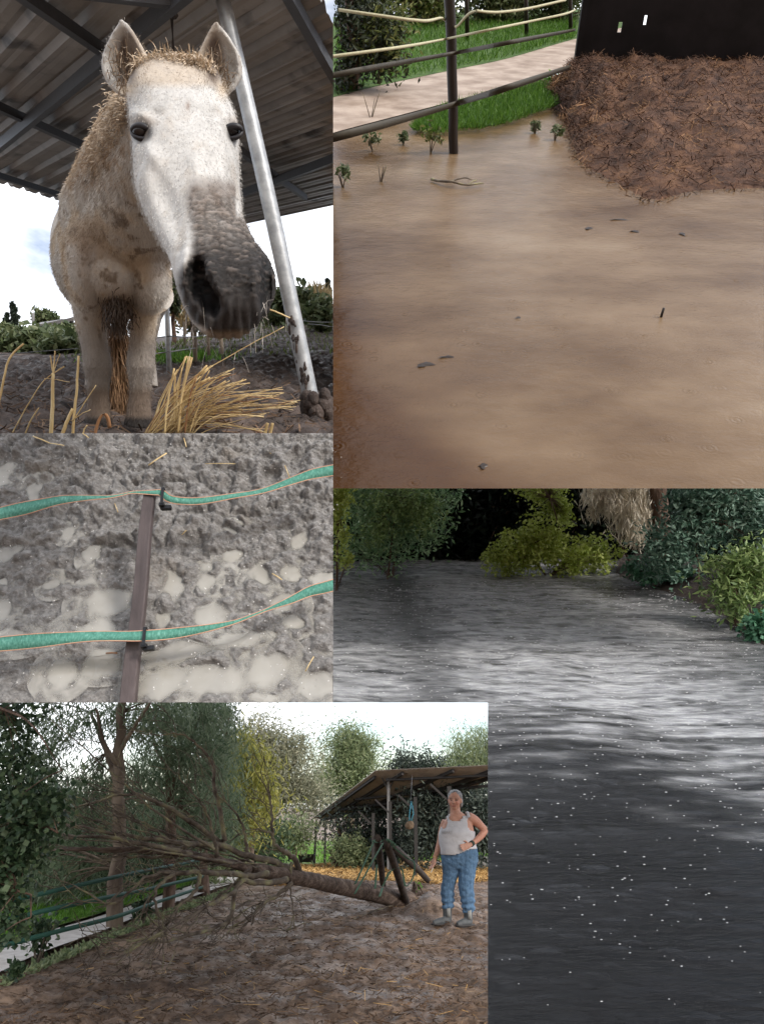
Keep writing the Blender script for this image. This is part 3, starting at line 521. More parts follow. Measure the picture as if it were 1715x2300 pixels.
# --- fallen tree
def fy(px): return float(np.interp(px, [60, 200, 330, 450, 560, 680, 920], [8.3, 8.0, 8.2, 8.8, 9.6, 10.4, tg(920, 2030).y]))
def fp(pts, dy=0.0): return [T.at(x, y, fy(x) + dy) for x, y in pts]
ft = thing('fallen_tree', T, tg(916, 2030), 'bare uprooted tree lying across the yard with its roots by the tripod', 'tree')
obj('trunk', MB().tube(wob(fp([(926, 2022), (890, 2018), (845, 2008), (790, 1996), (743, 1987), (700, 1977), (659, 1970), (610, 1961), (560, 1953)]), 40, .006), [.09, .125, .14, .14] + lerp(.135, .075, 36), 14), m_barkx, T, ft)
BR = [([(680, 1972), (640, 1946), (591, 1929), (540, 1916), (508, 1902), (430, 1894), (339, 1885), (237, 1868), (132, 1848), (60, 1838)], .045, .008, .1),
      ([(560, 1953), (508, 1938), (458, 1924), (373, 1916), (305, 1909), (200, 1907), (112, 1909), (40, 1900)], .05, .008, -.1),
      ([(508, 1902), (450, 1860), (390, 1821), (340, 1795), (305, 1784), (250, 1790), (203, 1804), (142, 1821)], .035, .008, .3),
      ([(505, 1890), (500, 1851), (490, 1800), (481, 1763), (475, 1712), (440, 1668), (400, 1648), (352, 1651)], .03, .006, .2),
      ([(556, 1915), (548, 1870), (538, 1838), (510, 1805), (488, 1784)], .02, .006, .1), ([(488, 1926), (475, 1858), (458, 1814), (427, 1777)], .024, .006, -.2),
      ([(600, 1962), (560, 1967), (508, 1963), (440, 1960), (373, 1960), (322, 1973), (288, 2007), (251, 2031), (203, 2011), (169, 1990)], .036, .007, -.35),
      ([(645, 1975), (590, 1985), (548, 1978), (529, 1997), (522, 2041), (502, 2075), (407, 2106), (305, 2119)], .036, .008, -.4),
      ([(529, 2000), (441, 2051), (339, 2109), (281, 2143), (234, 2150), (217, 2126)], .022, .006, -.6), ([(676, 1967), (665, 1936), (648, 1919), (618, 1899), (611, 1875), (591, 1865), (572, 1863)], .042, .008, 0),
      ([(613, 1878), (611, 1840), (609, 1807), (601, 1773), (587, 1750)], .022, .006, 0), ([(655, 1936), (652, 1970), (653, 2004), (662, 2082)], .014, .005, -.1),
      ([(655, 1985), (618, 2014), (590, 2030), (574, 2045), (564, 2078)], .03, .008, -.2), ([(590, 2032), (565, 2060), (540, 2088)], .016, .005, -.3),
      ([(430, 1920), (330, 1895), (220, 1880), (100, 1870), (20, 1850)], .026, .006, -.3), ([(400, 1925), (300, 1925), (200, 1905), (160, 1910)], .02, .005, .2), ([(450, 1965), (440, 2000), (410, 2030), (385, 2060), (362, 2100)], .024, .006, -.5), ([(390, 1962), (350, 2000), (352, 2040), (365, 2070), (362, 2102)], .02, .006, -.5),
      ([(470, 1935), (400, 1900), (350, 1868), (290, 1840), (230, 1830)], .018, .005, .2), ([(362, 2102), (300, 2112), (230, 2105)], .014, .004, -.6), ([(560, 1955), (520, 1990), (470, 2030), (420, 2090)], .02, .005, -.3)]
fr_ = random.Random(77)
for k in range(15):                                # a fan of long fine branches
    x0 = fr_.uniform(400, 600); y0 = float(np.interp(x0, [400, 500, 600], [1905, 1925, 1950])) + fr_.uniform(-18, 10); l = fr_.uniform(200, 420); up_ = fr_.choice([-1, -.8, -.6, -.45, -.35, -.2, -.1, .05, .2]) * l * .8; x1, y1_ = x0 - l, y0 + up_
    BR.append(([(x0, y0), (x0 - l * .35, y0 + up_ * .25 - 8), (x0 - l * .7, y0 + up_ * .65 - 6), (x1, min(y1_, 2110))], fr_.uniform(.009, .016), .003, fr_.uniform(-.5, .5)))
allp = []
for pts, r0, r1, dy in BR:
    w = wob(fp(pts, dy), len(pts) * 4, .012); allp.append((w, r0, r1)); obj('branch', MB().tube(w, lerp(r0, r1, len(w)), 8), m_twig if r0 < .05 else m_barkx, T, ft)
rr = random.Random(5)
for bi, (w, r0, r1) in enumerate(allp):
    tw = MB()
    for k in range(9 if r0 > .02 else (6 if r0 > .0165 else 4)):
        i = rr.randrange(len(w) // 4, len(w)); p = w[i]; d = (w[min(i + 2, len(w) - 1)] - w[max(i - 3, 0)]).normalized(); d = (d * 1.2 + V((rr.uniform(-1.1, .4), rr.uniform(-.8, .8), rr.uniform(-.55, 1.0)))).normalized(); l = rr.uniform(.15, .7)
        path = [p, p + d * l * .4 + V((0, 0, rr.uniform(-.05, .08))), p + d * l * .75 + V((rr.uniform(-.1, .1), 0, rr.uniform(-.1, .1))), p + d * l + V((rr.uniform(-.1, .1), 0, rr.uniform(-.12, .16)))]
        path = [V((q.x, q.y, max(q.z, .03))) for q in path]; tw.tube(wob(path, 9, .012, rr), lerp(rr.uniform(.004, .0068), .002, 9), 5)
        for s in range(2):
            j = path[rr.choice([1, 2])]; e = j + (d + V((rr.uniform(-.8, .8), rr.uniform(-.8, .8), rr.uniform(-.8, .8)))).normalized() * rr.uniform(.1, .3); e.z = max(e.z, .02); tw.tube(wob([j, e], 5, .012, rr), lerp(.005, .0022, 5), 4)
    obj('twigs', tw, m_twig, T, ft, kind='stuff')
for k, (ax, dz, lr) in enumerate([(.25, .08, .05), (.3, -.02, .04), (.22, .2, .035), (.12, .24, .03)]):
    p = fp([(924, 2020)])[0]; obj('root', MB().tube(wob([p, p + V((ax * .5, .1, dz)), p + V((ax, .2 - .1 * k, dz * .6 - .08))], 8, .012), lerp(lr, .008, 8), 7), m_barkx, T, ft)
for (a, b, r, lab) in [((794, 2068), (899, 2034), .014, 'long bent stick lying in front of the fallen trunk'), ((645, 2095), (703, 2076), .012, 'short straight stick lying on the mud left of the trunk')]:
    p = tg(*a) + V((0, 0, .02)); q = tg(*b) + V((0, 0, .02)); tag(obj('stick', MB().tube(wob(curve(p, q, (0, .12, .01)), 12, .006), lerp(r, r * .6, 12), 7), m_twig, T), lab, 'stick', 'sticks on the mud')

# --- tripod of stakes with green straps
m_post = mat('old_round_stake', [(.35, (.03, .022, .018)), (.65, (.1, .075, .06))], scale=8, detail=7, rough=.85, bump=.5, bscale=20, stretch=(1, 1, .3))
m_strap = flat('dull_green_strap', (.075, .14, .095), rough=.8); m_tie = flat('blue_cord', (.12, .42, .55), rough=.7); m_rod = flat('bare_metal_rod', (.5, .5, .5), rough=.4, metal=.6)
tr_ = thing('stake_tripod', T, tg(880, 2005), 'three dark wooden stakes leaning together and bound with green straps', 'tripod')
S1 = (T.at(847, 1882, 11.3), tg(862, 1999)); S2 = (T.at(868, 1893, 11.2), tg(916, 2031)); S3 = (T.at(880, 1900, 11.4), tg(974, 1985))
for a, b in (S1, S2, S3): obj('stake', MB().tube([a, a.lerp(b, .02), a.lerp(b, .5), b - V((0, 0, .06))], [.05, .055, .058, .058], 12), m_post, T, tr_)
def strap(pts, Y, w=.015):
    p = wob([T.at(x, y, yy) for (x, y), yy in zip(pts, Y)], max(6, len(pts) * 4), 0); obj('strap', MB().ribbon(p, [V((w, 0, w * .25))] * len(p), V((0, -1, 0)), .002), m_strap, T, tr_)
strap([(841, 1886), (820, 1935), (797, 1986)], [11.2, 10.9, 10.7]); strap([(860, 1893), (828, 1950), (796, 2008)], [11.1, 10.7, 10.45]); strap([(846, 1942), (844, 1970), (842, 1996)], [11.3, 11.1, 10.95], .014)
strap([(835, 1888), (850, 1893), (868, 1884), (890, 1900)], [11.15] * 4, .016); strap([(868, 1886), (890, 1908), (915, 1928), (930, 1938), (928, 1968), (918, 1986), (910, 1990), (905, 1965), (900, 1950), (880, 1955), (858, 1992)], [11.15, 11.3, 11.4, 11.3, 11.2, 11.1, 11.1, 11.1, 11.05, 11.1, 11.1], .012)
strap([(905, 1948), (885, 1952), (872, 1960), (865, 1978)], [11.02] * 4, .014)
strap([(852, 2014), (856, 2002), (858, 1994)], [10.5, 10.6, 10.75], .016)
for t_ in (.42, .98): p = S2[0].lerp(S2[1], .62 if t_ < .5 else .97); obj('cord_tie', MB().tube([p + V((0, 0, -.02)), p + V((0, 0, .02))], .066, 12), m_tie, T, tr_)
obj('metal_rod', MB().tube([S2[0].lerp(S2[1], .62) + V((-.04, -.07, 0)), S2[0].lerp(S2[1], .98) + V((-.03, -.07, 0))], .012, 8), m_rod, T, tr_)

# --- open shelter with sheet roof
m_roofT = mat('weathered_sheet_metal', [(.35, (.36, .3, .255)), (.65, (.5, .43, .375))], scale=2.5, detail=6, rough=.6, bump=.15, bscale=30, stretch=(1, 1, 1)); m_roofT2 = flat('blue_grey_sheet', (.11, .13, .16), rough=.5)
m_steel = flat('dull_steel_post', (.16, .155, .155), rough=.6); m_steeld = flat('dark_painted_steel', (.03, .027, .026), rough=.55)
sh = thing('shelter', T, tg(800, 1950), 'open shelter with sloping sheet-metal roof on thin posts behind the tripod', 'shelter')
Ya = tg(872, 1958).y; RA = T.at(843, 1731, Ya - .3); RB = T.at(1150, 1717, Ya - 2.2); RD = T.at(701, 1839, Ya + 4.3)
rn = (RB - RA).cross(RD - RA).normalized()
if rn.z < 0: rn = -rn
RC = T.plane(1150, 1722, RA, rn); RC = RD + (RB - RA) * 1.0
NS = 9
for k in range(NS):                                # sheets side by side, ribs running up the slope
    a0_, a1_ = k / NS, (k + 1) / NS; vs = []; fs = []; m = 36
    for j in range(m + 1):
        t = a0_ + (a1_ - a0_) * j / m * .997; p = RA.lerp(RB, t); q = RD.lerp(RC, t); h = rn * (.022 if j % 4 in (1, 2) else -.004) + rn * (.004 * (k % 2)); vs += [p + h, q + h, p + h + rn * .003, q + h + rn * .003]
    for j in range(m):
        b = j * 4; fs += [(b, b + 4, b + 5, b + 1), (b + 2, b + 3, b + 7, b + 6)]
    obj('roof_sheet', MB().add(vs, fs), m_roofT, T, sh, smooth=False)
def onroof(px, py, d=.05): return T.plane(px, py, RA, rn) - rn * d
for (a, b) in [((843, 1742), (718, 1832)), ((905, 1733), (745, 1831)), ((1018, 1727), (790, 1828)), ((1110, 1725), (850, 1820)), ((1125, 1738), (920, 1790))]: obj('rafter', MB().beam(onroof(*a, .06), onroof(*b, .06), .07, .1, rn), m_steeld, T, sh, smooth=False)
for (a, b) in [((868, 1743), (1130, 1731)), ((800, 1787), (1100, 1755)), ((760, 1811), (1000, 1779)), ((722, 1834), (900, 1800))]: obj('purlin', MB().beam(onroof(*a, .13), onroof(*b, .13), .05, .07, rn), m_steeld, T, sh, smooth=False)
POS = [((872, 1958), 872, 1748, m_steel), ((803, 1948), 804, 1789, m_steel), ((759, 1941), 759, 1812, m_steel), ((729, 1941), 731, 1830, m_steeld), ((705, 1942), 711, 1840, m_steeld)]
for (bx, tx, ty, mm) in POS:
    b = tg(*bx); top = T.at(tx, ty, b.y); obj('post', MB().beam(b - V((0, 0, .1)), V((top.x, b.y, top.z)), .085, .085, V((0, 1, 0))), mm, T, sh, smooth=False)
    for s in (-1, 1): obj('brace', MB().beam(V((top.x, b.y, top.z - .38)), V((top.x + s * .2, b.y, top.z + .02)), .05, .05, V((0, 1, 0))), m_steeld, T, sh, smooth=False)
for px, tb, by, Y in [(838, 1826, 1934, 24), (932, 1790, 1936, 21), (1008, 1766, 1940, 19), (876, 1800, 1936, 24)]:
    a = T.at(px, tb, Y); obj('post', MB().beam(V((a.x, Y, T.z(0, Y))), a, .09, .09, V((0, 1, 0))), m_steeld, T, sh, smooth=False)
    obj('brace', MB().beam(a - V((0, 0, .35)), a + V((-.45, 0, .05)), .05, .05, V((0, 1, 0))), m_steeld, T, sh, smooth=False)

# --- small things round the shelter
fb = T.at(919, 1853, 13.0); s_ = 13.0 / FPX
hb = thing('hanging_lick_block', T, fb - V((0, 0, 10 * s_)), 'brown lump hanging on light blue cord under the shelter roof', 'lick block')
m_block = mat('brown_mineral_block', [(.35, (.2, .13, .08)), (.65, (.4, .29, .19))], scale=9, rough=.9, bump=.6, bscale=20, bdist=.02)
mb = MB().ell(fb, (9 * s_, 9 * s_, 9.5 * s_), 14, 9); vv = mb.V(); vv += (np.array(fb) - vv) * (vn(vv * 14)[:, None] * .25 + .05); mb.v = [vv]; obj('block', mb, m_block, T, hb)
obj('cord', MB().tube([fb + V((0, 0, 8 * s_)), T.at(919, 1830, 13), T.at(923, 1800, 13)], .009, 6), m_tie, T, hb); obj('cord', MB().tube([fb + V((.03, 0, 8 * s_)), T.at(928, 1828, 13), T.at(926, 1812, 13), T.at(922, 1800, 13)], .009, 6), m_tie, T, hb); obj('cord', MB().tube([T.at(922, 1803, 13), T.plane(925, 1740, RA, rn)], .006, 5), m_dead, T, hb)
tb = tg(688, 1944); th = thing('feed_trough', T, tb, 'dark metal trough standing on the straw left of the shelter', 'trough')
obj('basin', MB().add([tb + V(p) for p in [(-.22, -.2, .12), (.22, -.2, .12), (.22, .2, .12), (-.22, .2, .12), (-.3, -.26, .36), (.3, -.26, .36), (.3, .26, .36), (-.3, .26, .36), (-.28, -.24, .36), (.28, -.24, .36), (.28, .24, .36), (-.28, .24, .36), (-.2, -.18, .15), (.2, -.18, .15), (.2, .18, .15), (-.2, .18, .15)]],
    [(3, 2, 1, 0), (0, 1, 5, 4), (1, 2, 6, 5), (2, 3, 7, 6), (3, 0, 4, 7), (4, 5, 9, 8), (5, 6, 10, 9), (6, 7, 11, 10), (7, 4, 8, 11), (8, 9, 13, 12), (9, 10, 14, 13), (10, 11, 15, 14), (11, 8, 12, 15), (12, 13, 14, 15)]), m_steeld, T, th, smooth=False)
for sx in (-.2, .2):
    for sy in (-.18, .18): obj('leg', MB().box(tb + V((sx, sy, .05)), (.04, .04, .2)), m_steeld, T, th, smooth=False)
for k, px in enumerate((757, 785)):
    pb = tg(px, 1938); pt = thing('picnic_table', T, pb, ['small wooden picnic table behind the thin posts, left one', 'small wooden picnic table behind the thin posts, right one'][k], 'table', 'picnic tables behind the shelter')
    obj('table_top', MB().box(pb + V((0, 0, .34)), (.62, .4, .04)), m_post, T, pt, smooth=False)
    for s in (-1, 1):
        obj('bench', MB().box(pb + V((0, s * .34, .2)), (.62, .12, .03)), m_post, T, pt, smooth=False)
        obj('leg', MB().beam(pb + V((s * .24, -.3, 0)), pb + V((s * .24, .1, .33)), .04, .04), m_post, T, pt, smooth=False); obj('leg', MB().beam(pb + V((s * .24, .3, 0)), pb + V((s * .24, -.1, .33)), .04, .04), m_post, T, pt, smooth=False)
m_rock = mat('grey_concrete_rubble', [(.35, (.12, .11, .1)), (.65, (.25, .235, .22))], scale=5, rough=.9, bump=.6, bscale=14, bdist=.03)
for (px, py, w, h_, lab) in [(1082, 1950, 34, 16, 'grey rubble heap behind the woman at the right edge'), (985, 1946, 18, 7, 'low grey stone beside the dark tree behind the woman')]:
    p = tg(px, py); s = p.y / FPX; mb = MB().ell(p + V((0, 0, h_ * s * .3)), (w * s, .5, h_ * s), 20, 12); vv = mb.V(); vv += (vv - np.array(p)) * (fbm(vv * 2.2, 3)[:, None] * .35); mb.v = [vv]; tag(obj('rubble', mb, m_rock, T), lab, 'rubble')
# green tape fence along the path
m_tape = flat('dark_green_tape', (.02, .075, .055), rough=.6)
for k, (pts, lab) in enumerate([([(-20, 2028, 6.9), (64, 2014, 7.2), (258, 1970, 8.5), (383, 1945, 10), (457, 1930, 12)], 'top green fence tape running along the path'), ([(-20, 2078, 6.9), (81, 2050, 7.2), (258, 2012, 8.5), (346, 1994, 9.8), (457, 1968, 12)], 'middle green fence tape running along the path'), ([(-20, 2131, 6.9), (0, 2126, 7.0), (130, 2092, 7.6), (264, 2058, 8.5), (339, 2031, 9.6), (457, 1992, 12)], 'lowest green fence tape running along the path')]):
    p = wob([T.at(x, y, Y) for x, y, Y in pts], 24, 0); tag(obj('fence_tape', MB().ribbon(p, [V((0, .004, .02))] * len(p), V((.3, -1, 0)), .001), m_tape, T), lab, 'fence tape', 'green fence tapes along the path')
def weed(panel, px, py, h_, n, L, Wd, leaf, lab, seed, clip=None, name='weed', bare=False, stem=.012):
    b = panel.g(px, py); rg = np.random.default_rng(seed); t = thing(name, panel, b, lab, 'plant'); c = b + V((0, 0, h_ * .72))
    for k in range(4):
        a = rg.uniform(0, 6.28); obj('stem', MB().tube(curve(b - V((0, 0, .02)), b + V((math.cos(a) * h_ * .35, math.sin(a) * h_ * .3, h_ * rg.uniform(.6, 1))), (0, 0, .04 * h_), 5), lerp(stem, stem * .4, 5), 5), m_twig, panel, t, clip=clip)
    if not bare:
        C, K = cluster([(tuple(c), (h_ * .45, h_ * .4, h_ * .38))], n, max(8, n // 9), h_ * .1, rg, .1); D = rg.normal(size=(n, 3)); D[:, 2] += .2
        obj('leaves', keep(leaf_quads(C, D, L, Wd, rg), panel, clip), leaf, panel, t, smooth=False)
    return t
weed(T, 84, 2165, .38, 260, .075, .045, l_dark, 'small round dark green bush on a stem beside the path', 41, name='bush')
weed(T, 319, 2080, .28, 160, .08, .06, l_dark, 'leafy green weed at the path edge behind the middle trunk', 42)
weed(T, 938, 2012, .2, 60, .09, .05, l_grass, 'bright green sprout beside the tripod', 43); weed(T, 30, 2215, .16, 200, .07, .05, l_dark, 'low dark ivy at the bottom left by the path', 44)
# ------------------------------------------------------------ the woman
YW = tg(1030, 2080).y; SW = YW / FPX
def wp(px, py, dy=0.0): return T.at(px, py, YW + dy)
m_skin = mat('weathered_skin', [(.35, (.46, .235, .165)), (.65, (.58, .32, .235))], scale=20, rough=.55, spec=.35, attr=True); m_top = mat('light_grey_cotton', [(.35, (.46, .45, .47)), (.65, (.56, .55, .57))], scale=7, rough=.9, bump=.5, bscale=7, bdist=.02, bdetail=3)
m_jean = mat('blue_knit', [(.3, (.065, .125, .215)), (.55, (.10, .18, .29)), (.75, (.15, .245, .36))], scale=32, detail=4, rough=.95, bump=1, bscale=26, bdist=.02, stretch=(1, 1, .6)); m_boot = mat('muddy_rubber_boot', [(.35, (.05, .055, .06)), (.6, (.1, .105, .11)), (.75, (.22, .2, .185))], scale=12, rough=.6, spec=.3)
m_hair = mat('grey_hair', [(.35, (.12, .12, .12)), (.65, (.42, .42, .43))], scale=40, detail=4, rough=.6, bump=.8, bscale=60, bdist=.005, stretch=(1, 1, .3)); m_elast = flat('grey_elastic', (.24, .24, .23), rough=.9); m_strapw = flat('dark_watch_strap', (.03, .045, .03))
def loft(secs, n=28, sup=2.4):
    """secs: (centre, half width vector, half depth vector)"""
    vs = []; fs = []
    for c, a, b in secs:
        for k in range(n):
            t = 2 * math.pi * k / n; ct, st = math.cos(t), math.sin(t); e = 2 / sup
            vs.append(V(c) + V(a) * (abs(ct) ** e * (1 if ct >= 0 else -1)) + V(b) * (abs(st) ** e * (1 if st >= 0 else -1)))
    m = len(secs)
    for i in range(m - 1):
        for k in range(n): fs.append((i * n + k, i * n + (k + 1) % n, (i + 1) * n + (k + 1) % n, (i + 1) * n + k))
    fs += [tuple(range(n))[::-1], tuple((m - 1) * n + k for k in range(n))]; return vs, fs
def resec(secs, n):
    """Sections resampled smoothly along the loft."""
    m = len(secs); out = []
    for k in range(n):
        u = (m - 1) * k / (n - 1); i = min(int(u), m - 2); t = u - i; q = []
        for j in range(3):
            p0, p1, p2, p3 = [V(secs[min(max(i + d, 0), m - 1)][j]) for d in (-1, 0, 1, 2)]; q.append(.5 * ((2 * p1) + (p2 - p0) * t + (2 * p0 - 5 * p1 + 4 * p2 - p3) * t * t + (3 * p1 - p0 - 3 * p2 + p3) * t ** 3))
        out.append(tuple(q))
    return out
TOR = [(1824, 1013, 1035, .06, 0), (1830, 1008, 1044, .085, 0), (1842, 1000, 1056, .115, 0), (1856, 994, 1060, .145, -.01), (1870, 989, 1062, .17, -.03), (1882, 989, 1062, .165, -.03), (1895, 991, 1064, .165, -.03), (1908, 993, 1067, .17, -.03), (1922, 994, 1069, .16, -.01), (1940, 996, 1069, .13, 0)]
def torsec(g=0.0, k=0.0): return [(wp((a + b) / 2, r, dy), V((((b - a) / 2 * SW + g) * (1 - k * float(sm(1895, 1915, r))), .25 * (b - a) / 2 * SW, 0)), V((-.02, (d + g) * (1 - k * float(sm(1895, 1915, r))), 0))) for r, a, b, d, dy in TOR]
body = MB(); body.add(*loft(resec(torsec(-.008, .3), 24)))
def limb(pts, rad, n=14, k=14, mb=body):
    w = wob(pts, k, 0); m = len(rad); r = np.interp(np.linspace(0, m - 1, k), range(m), rad); mb.tube(w, list(r), n)
hc = wp(1021, 1798, -.02)
limb([wp(1024, 1838), wp(1022, 1824, -.01), wp(1021, 1806, -.01)], [.085, .07, .066])
fdir = V((-.28, -.96, 0)).normalized(); fx = V((fdir.y * -1, fdir.x, 0)); fx = V((.96, -.28, 0))   # face turned slightly to her right
def fpt(u, v, w): return hc + fx * u * 1.14 + V((0, 0, v * 1.05)) + fdir * w * 1.08
for (u, v, w, rx, ry, rz) in [(0, .03, -.01, .079, .098, .092), (0, -.03, .022, .066, .07, .08), (0, -.085, .052, .034, .034, .026), (0, -.01, .092, .015, .02, .03), (0, -.03, .104, .017, .016, .013), (0, -.066, .083, .026, .014, .012), (-.034, -.03, .065, .026, .026, .026), (.034, -.03, .065, .026, .026, .026), (0, .022, .085, .055, .012, .012), (-.076, -.005, -.01, .012, .022, .03), (.076, -.005, -.01, .012, .022, .03)]:
    body.ell(fpt(u, v, w), (rx * 1.14, ry * 1.08, rz * 1.05), 18, 12, Matrix((fx, -fdir, V((0, 0, 1)))).transposed())
# arm bent with the hand on the waist, and the arm hanging with a cigarette
limb([wp(1050, 1834), wp(1066, 1843, .02), wp(1079, 1855, .05), wp(1089, 1865, .06)], [.066, .064, .054, .046]); limb([wp(1089, 1864, .06), wp(1080, 1877, 0), wp(1066, 1890, -.1), wp(1056, 1897, -.17)], [.047, .046, .036, .028])
limb([wp(1001, 1844), wp(994, 1862, .03), wp(988, 1890, .05)], [.055, .054, .043]); limb([wp(988, 1888, .05), wp(983, 1908, .02), wp(976, 1927, -.03)], [.043, .04, .027])
def hand(wr, d, side, up, curl, sp=.3):
    """Palm, four fingers of different lengths and a thumb off the side of the palm."""
    d = V(d).normalized(); side = (V(side) - d * V(side).dot(d)).normalized(); nr = d.cross(side).normalized()
    body.add(*loft([(V(wr) - d * .01, side * .026, nr * .019), (V(wr) + d * .03, side * .038, nr * .018), (V(wr) + d * .075, side * .042, nr * .015), (V(wr) + d * .088, side * .038, nr * .011)], 16))
    for i, L in enumerate((.068, .078, .072, .056)):
        s = (i - 1.5) * .022; p = V(wr) + d * .08 + side * s; dd = (d + side * s * sp * 9).normalized(); q = p + dd * L * .45 + nr * curl * .1 * L * 4; e = q + (dd + nr * curl).normalized() * L * .55
        body.tube([p - dd * .02, p, q, e], [.0105, .0105, .0095, .0075], 8)
    p = V(wr) + d * .025 - side * .036; q = p + (d * .5 - side * .8).normalized() * .032; body.tube([p + side * .015, p, q, q + (d * .9 - side * .25).normalized() * .032], [.014, .013, .011, .0085], 8)
hand(wp(1055, 1898, -.18), wp(1028, 1907, -.25) - wp(1055, 1898, -.18), V((0, -.3, -1)), None, .12, .35)
hand(wp(976, 1928, -.03), wp(971, 1948, -.06) - wp(976, 1928, -.03), V((.5, -.8, 0)), None, .5, .1)
me = remesh(body, .0075, 3, .5); co = mesh_co(me); rel = co - np.array(hc); u = rel @ np.array(fx) / 1.14; w = rel @ np.array(fdir) / 1.08; v = rel[:, 2] / 1.05
col = np.ones((len(co), 3)); red = np.exp(-((np.abs(u) - .045) / .03) ** 2 - ((v + .03) / .035) ** 2) * (w > .02); col *= (1 - red[:, None] * np.array([0, .16, .18]))
eye = np.exp(-((np.abs(u) - .032) / .016) ** 4 - ((v - .004) / .0085) ** 4) * (w > .05); col *= (1 - .86 * eye[:, None]); brow = np.exp(-((np.abs(u) - .034) / .022) ** 4 - ((v - .027) / .007) ** 4) * (w > .05); col *= (1 - .6 * brow[:, None])
lip = np.exp(-(u / .025) ** 4 - ((v + .066) / .009) ** 4) * (w > .06); col *= (1 - lip[:, None] * np.array([.45, .66, .62]))
no = np.exp(-((np.abs(u) - .009) / .006) ** 2 - ((v + .042) / .006) ** 2) * (w > .08); col *= (1 - .5 * no[:, None])
arm = (np.abs(co[:, 2] - wp(1060, 1870).z) < .3) & (co[:, 0] > wp(1060, 1870).x); col[arm] *= np.array([1.0, .92, .9])
wo = tag(obj('person', me, m_skin, T, base=tuple(tg(1030, 2078)), attr=col), 'grey-haired woman in grey tank top, blue knit trousers and boots, hand on hip', 'person')
# tank top: the torso again, a little wider, with neckline and arm openings cut
vs, fs = loft(resec(torsec(.006), 60)[8:52], 72); vv = np.array([tuple(p) for p in vs]); px, py = T.proj(vv); front = vv[:, 1] < YW + .02
fold = fbm(np.c_[vv[:, 0] * 9 + vv[:, 2] * 6, vv[:, 1] * 3, vv[:, 2] * 7], 3) * .012; cen = np.array([wp(1030, 1880).x, YW, 0]); nr = vv - cen; nr[:, 2] = 0; vv += unit(nr) * (fold * sm(1850, 1880, py))[:, None]
hole = (front & (((px - 1022) / 15.5) ** 2 + ((py - 1830) / 14.0) ** 2 < 1)) | (((px - 1064) / 14) ** 2 + ((py - 1846) / 20) ** 2 < 1) | (((px - 996) / 7) ** 2 + ((py - 1846) / 14) ** 2 < 1) | (py < 1825) | (py > 1921 - 14 * sm(1020, 1066, px))
fs = [f for f in fs if len(f) == 4 and not any(hole[i] for i in f)]
tt = obj('tank_top', MB().add([tuple(p) for p in vv], fs), m_top, T, wo); sdm = tt.modifiers.new('t', 'SOLIDIFY'); sdm.thickness = .004; sdm.offset = 1
obj('tank_top_strap', MB().ribbon(wob([wp(1052, 1836, -.085), wp(1050, 1827, -.05), wp(1047, 1823, .0), wp(1048, 1828, .07)], 10, 0), [V((.02, 0, .004))] * 10, V((0, -.6, .8)), .003), m_top, T, wo); obj('tank_top_strap', MB().ribbon(wob([wp(1005, 1842, -.09), wp(1008, 1832, -.06), wp(1010, 1828, 0), wp(1009, 1830, .06)], 10, 0), [V((.016, 0, .004))] * 10, V((0, -.6, .8)), .003), m_top, T, wo)
# faded lettering printed on the chest
cu = bpy.data.curves.new('txt', 'FONT'); cu.body = 'HEART'; cu.size = 1; cu.align_x = 'CENTER'; to = bpy.data.objects.new('txt', cu); COL.objects.link(to); tm = bpy.data.meshes.new_from_object(to.evaluated_get(bpy.context.evaluated_depsgraph_get())); bpy.data.objects.remove(to)
tv = mesh_co(tm).copy(); topv = vv[front]; tp, tq = T.proj(topv)
for i in range(len(tv)):
    x = 1003 + tv[i, 0] * 8.2; y = 1873 - tv[i, 1] * 10; k = np.argsort((tp - x) ** 2 + (tq - y) ** 2)[:4]; tv[i] = tuple(T.at(x, y, float(topv[k, 1].mean()) - .022))
tm.vertices.foreach_set('co', tv.reshape(-1)); obj('chest_print', tm, flat('faded_print', (.33, .3, .29)), T, wo, smooth=False)
# trousers
tro = MB(); tro.add(*loft([(wp(1031, 1902), V((36 * SW, .03, 0)), V((0, .155, 0))), (wp(1031, 1918), V((38 * SW, .03, 0)), V((0, .17, 0))), (wp(1032, 1938), V((37.5 * SW, .03, 0)), V((0, .135, 0))), (wp(1031, 1952), V((33 * SW, .03, 0)), V((0, .085, 0)))]))
limb([wp(1014, 1925, -.01), wp(1010, 1965, .03), wp(1005, 1995, .07), wp(1005, 2020, .09), wp(1005, 2042, .09)], [.118, .108, .09, .088, .07], 20, 18, tro); limb([wp(1050, 1925, 0), wp(1048, 1962, -.02), wp(1046, 1990, -.03), wp(1049, 2015, -.02), wp(1052, 2048, -.01)], [.12, .114, .1, .094, .076], 20, 18, tro)
me = remesh(tro, .009, 8); co = mesh_co(me).copy(); nn = mesh_no(me); qx, qy = T.proj(co)
wv = np.sin(qy * .42 + fbm(co * 6, 2) * 2.5) * sm(1985, 2030, qy) * .007 + fbm(co * 13, 2) * .006; cable = np.abs(np.sin(co[:, 0] * 55)) * np.abs(np.sin(co[:, 2] * 42 + np.floor(co[:, 0] * 17.5) * 1.3)) * .006
co += nn * (wv + cable)[:, None]; me.vertices.foreach_set('co', co.reshape(-1)); obj('trousers', me, m_jean, T, wo)
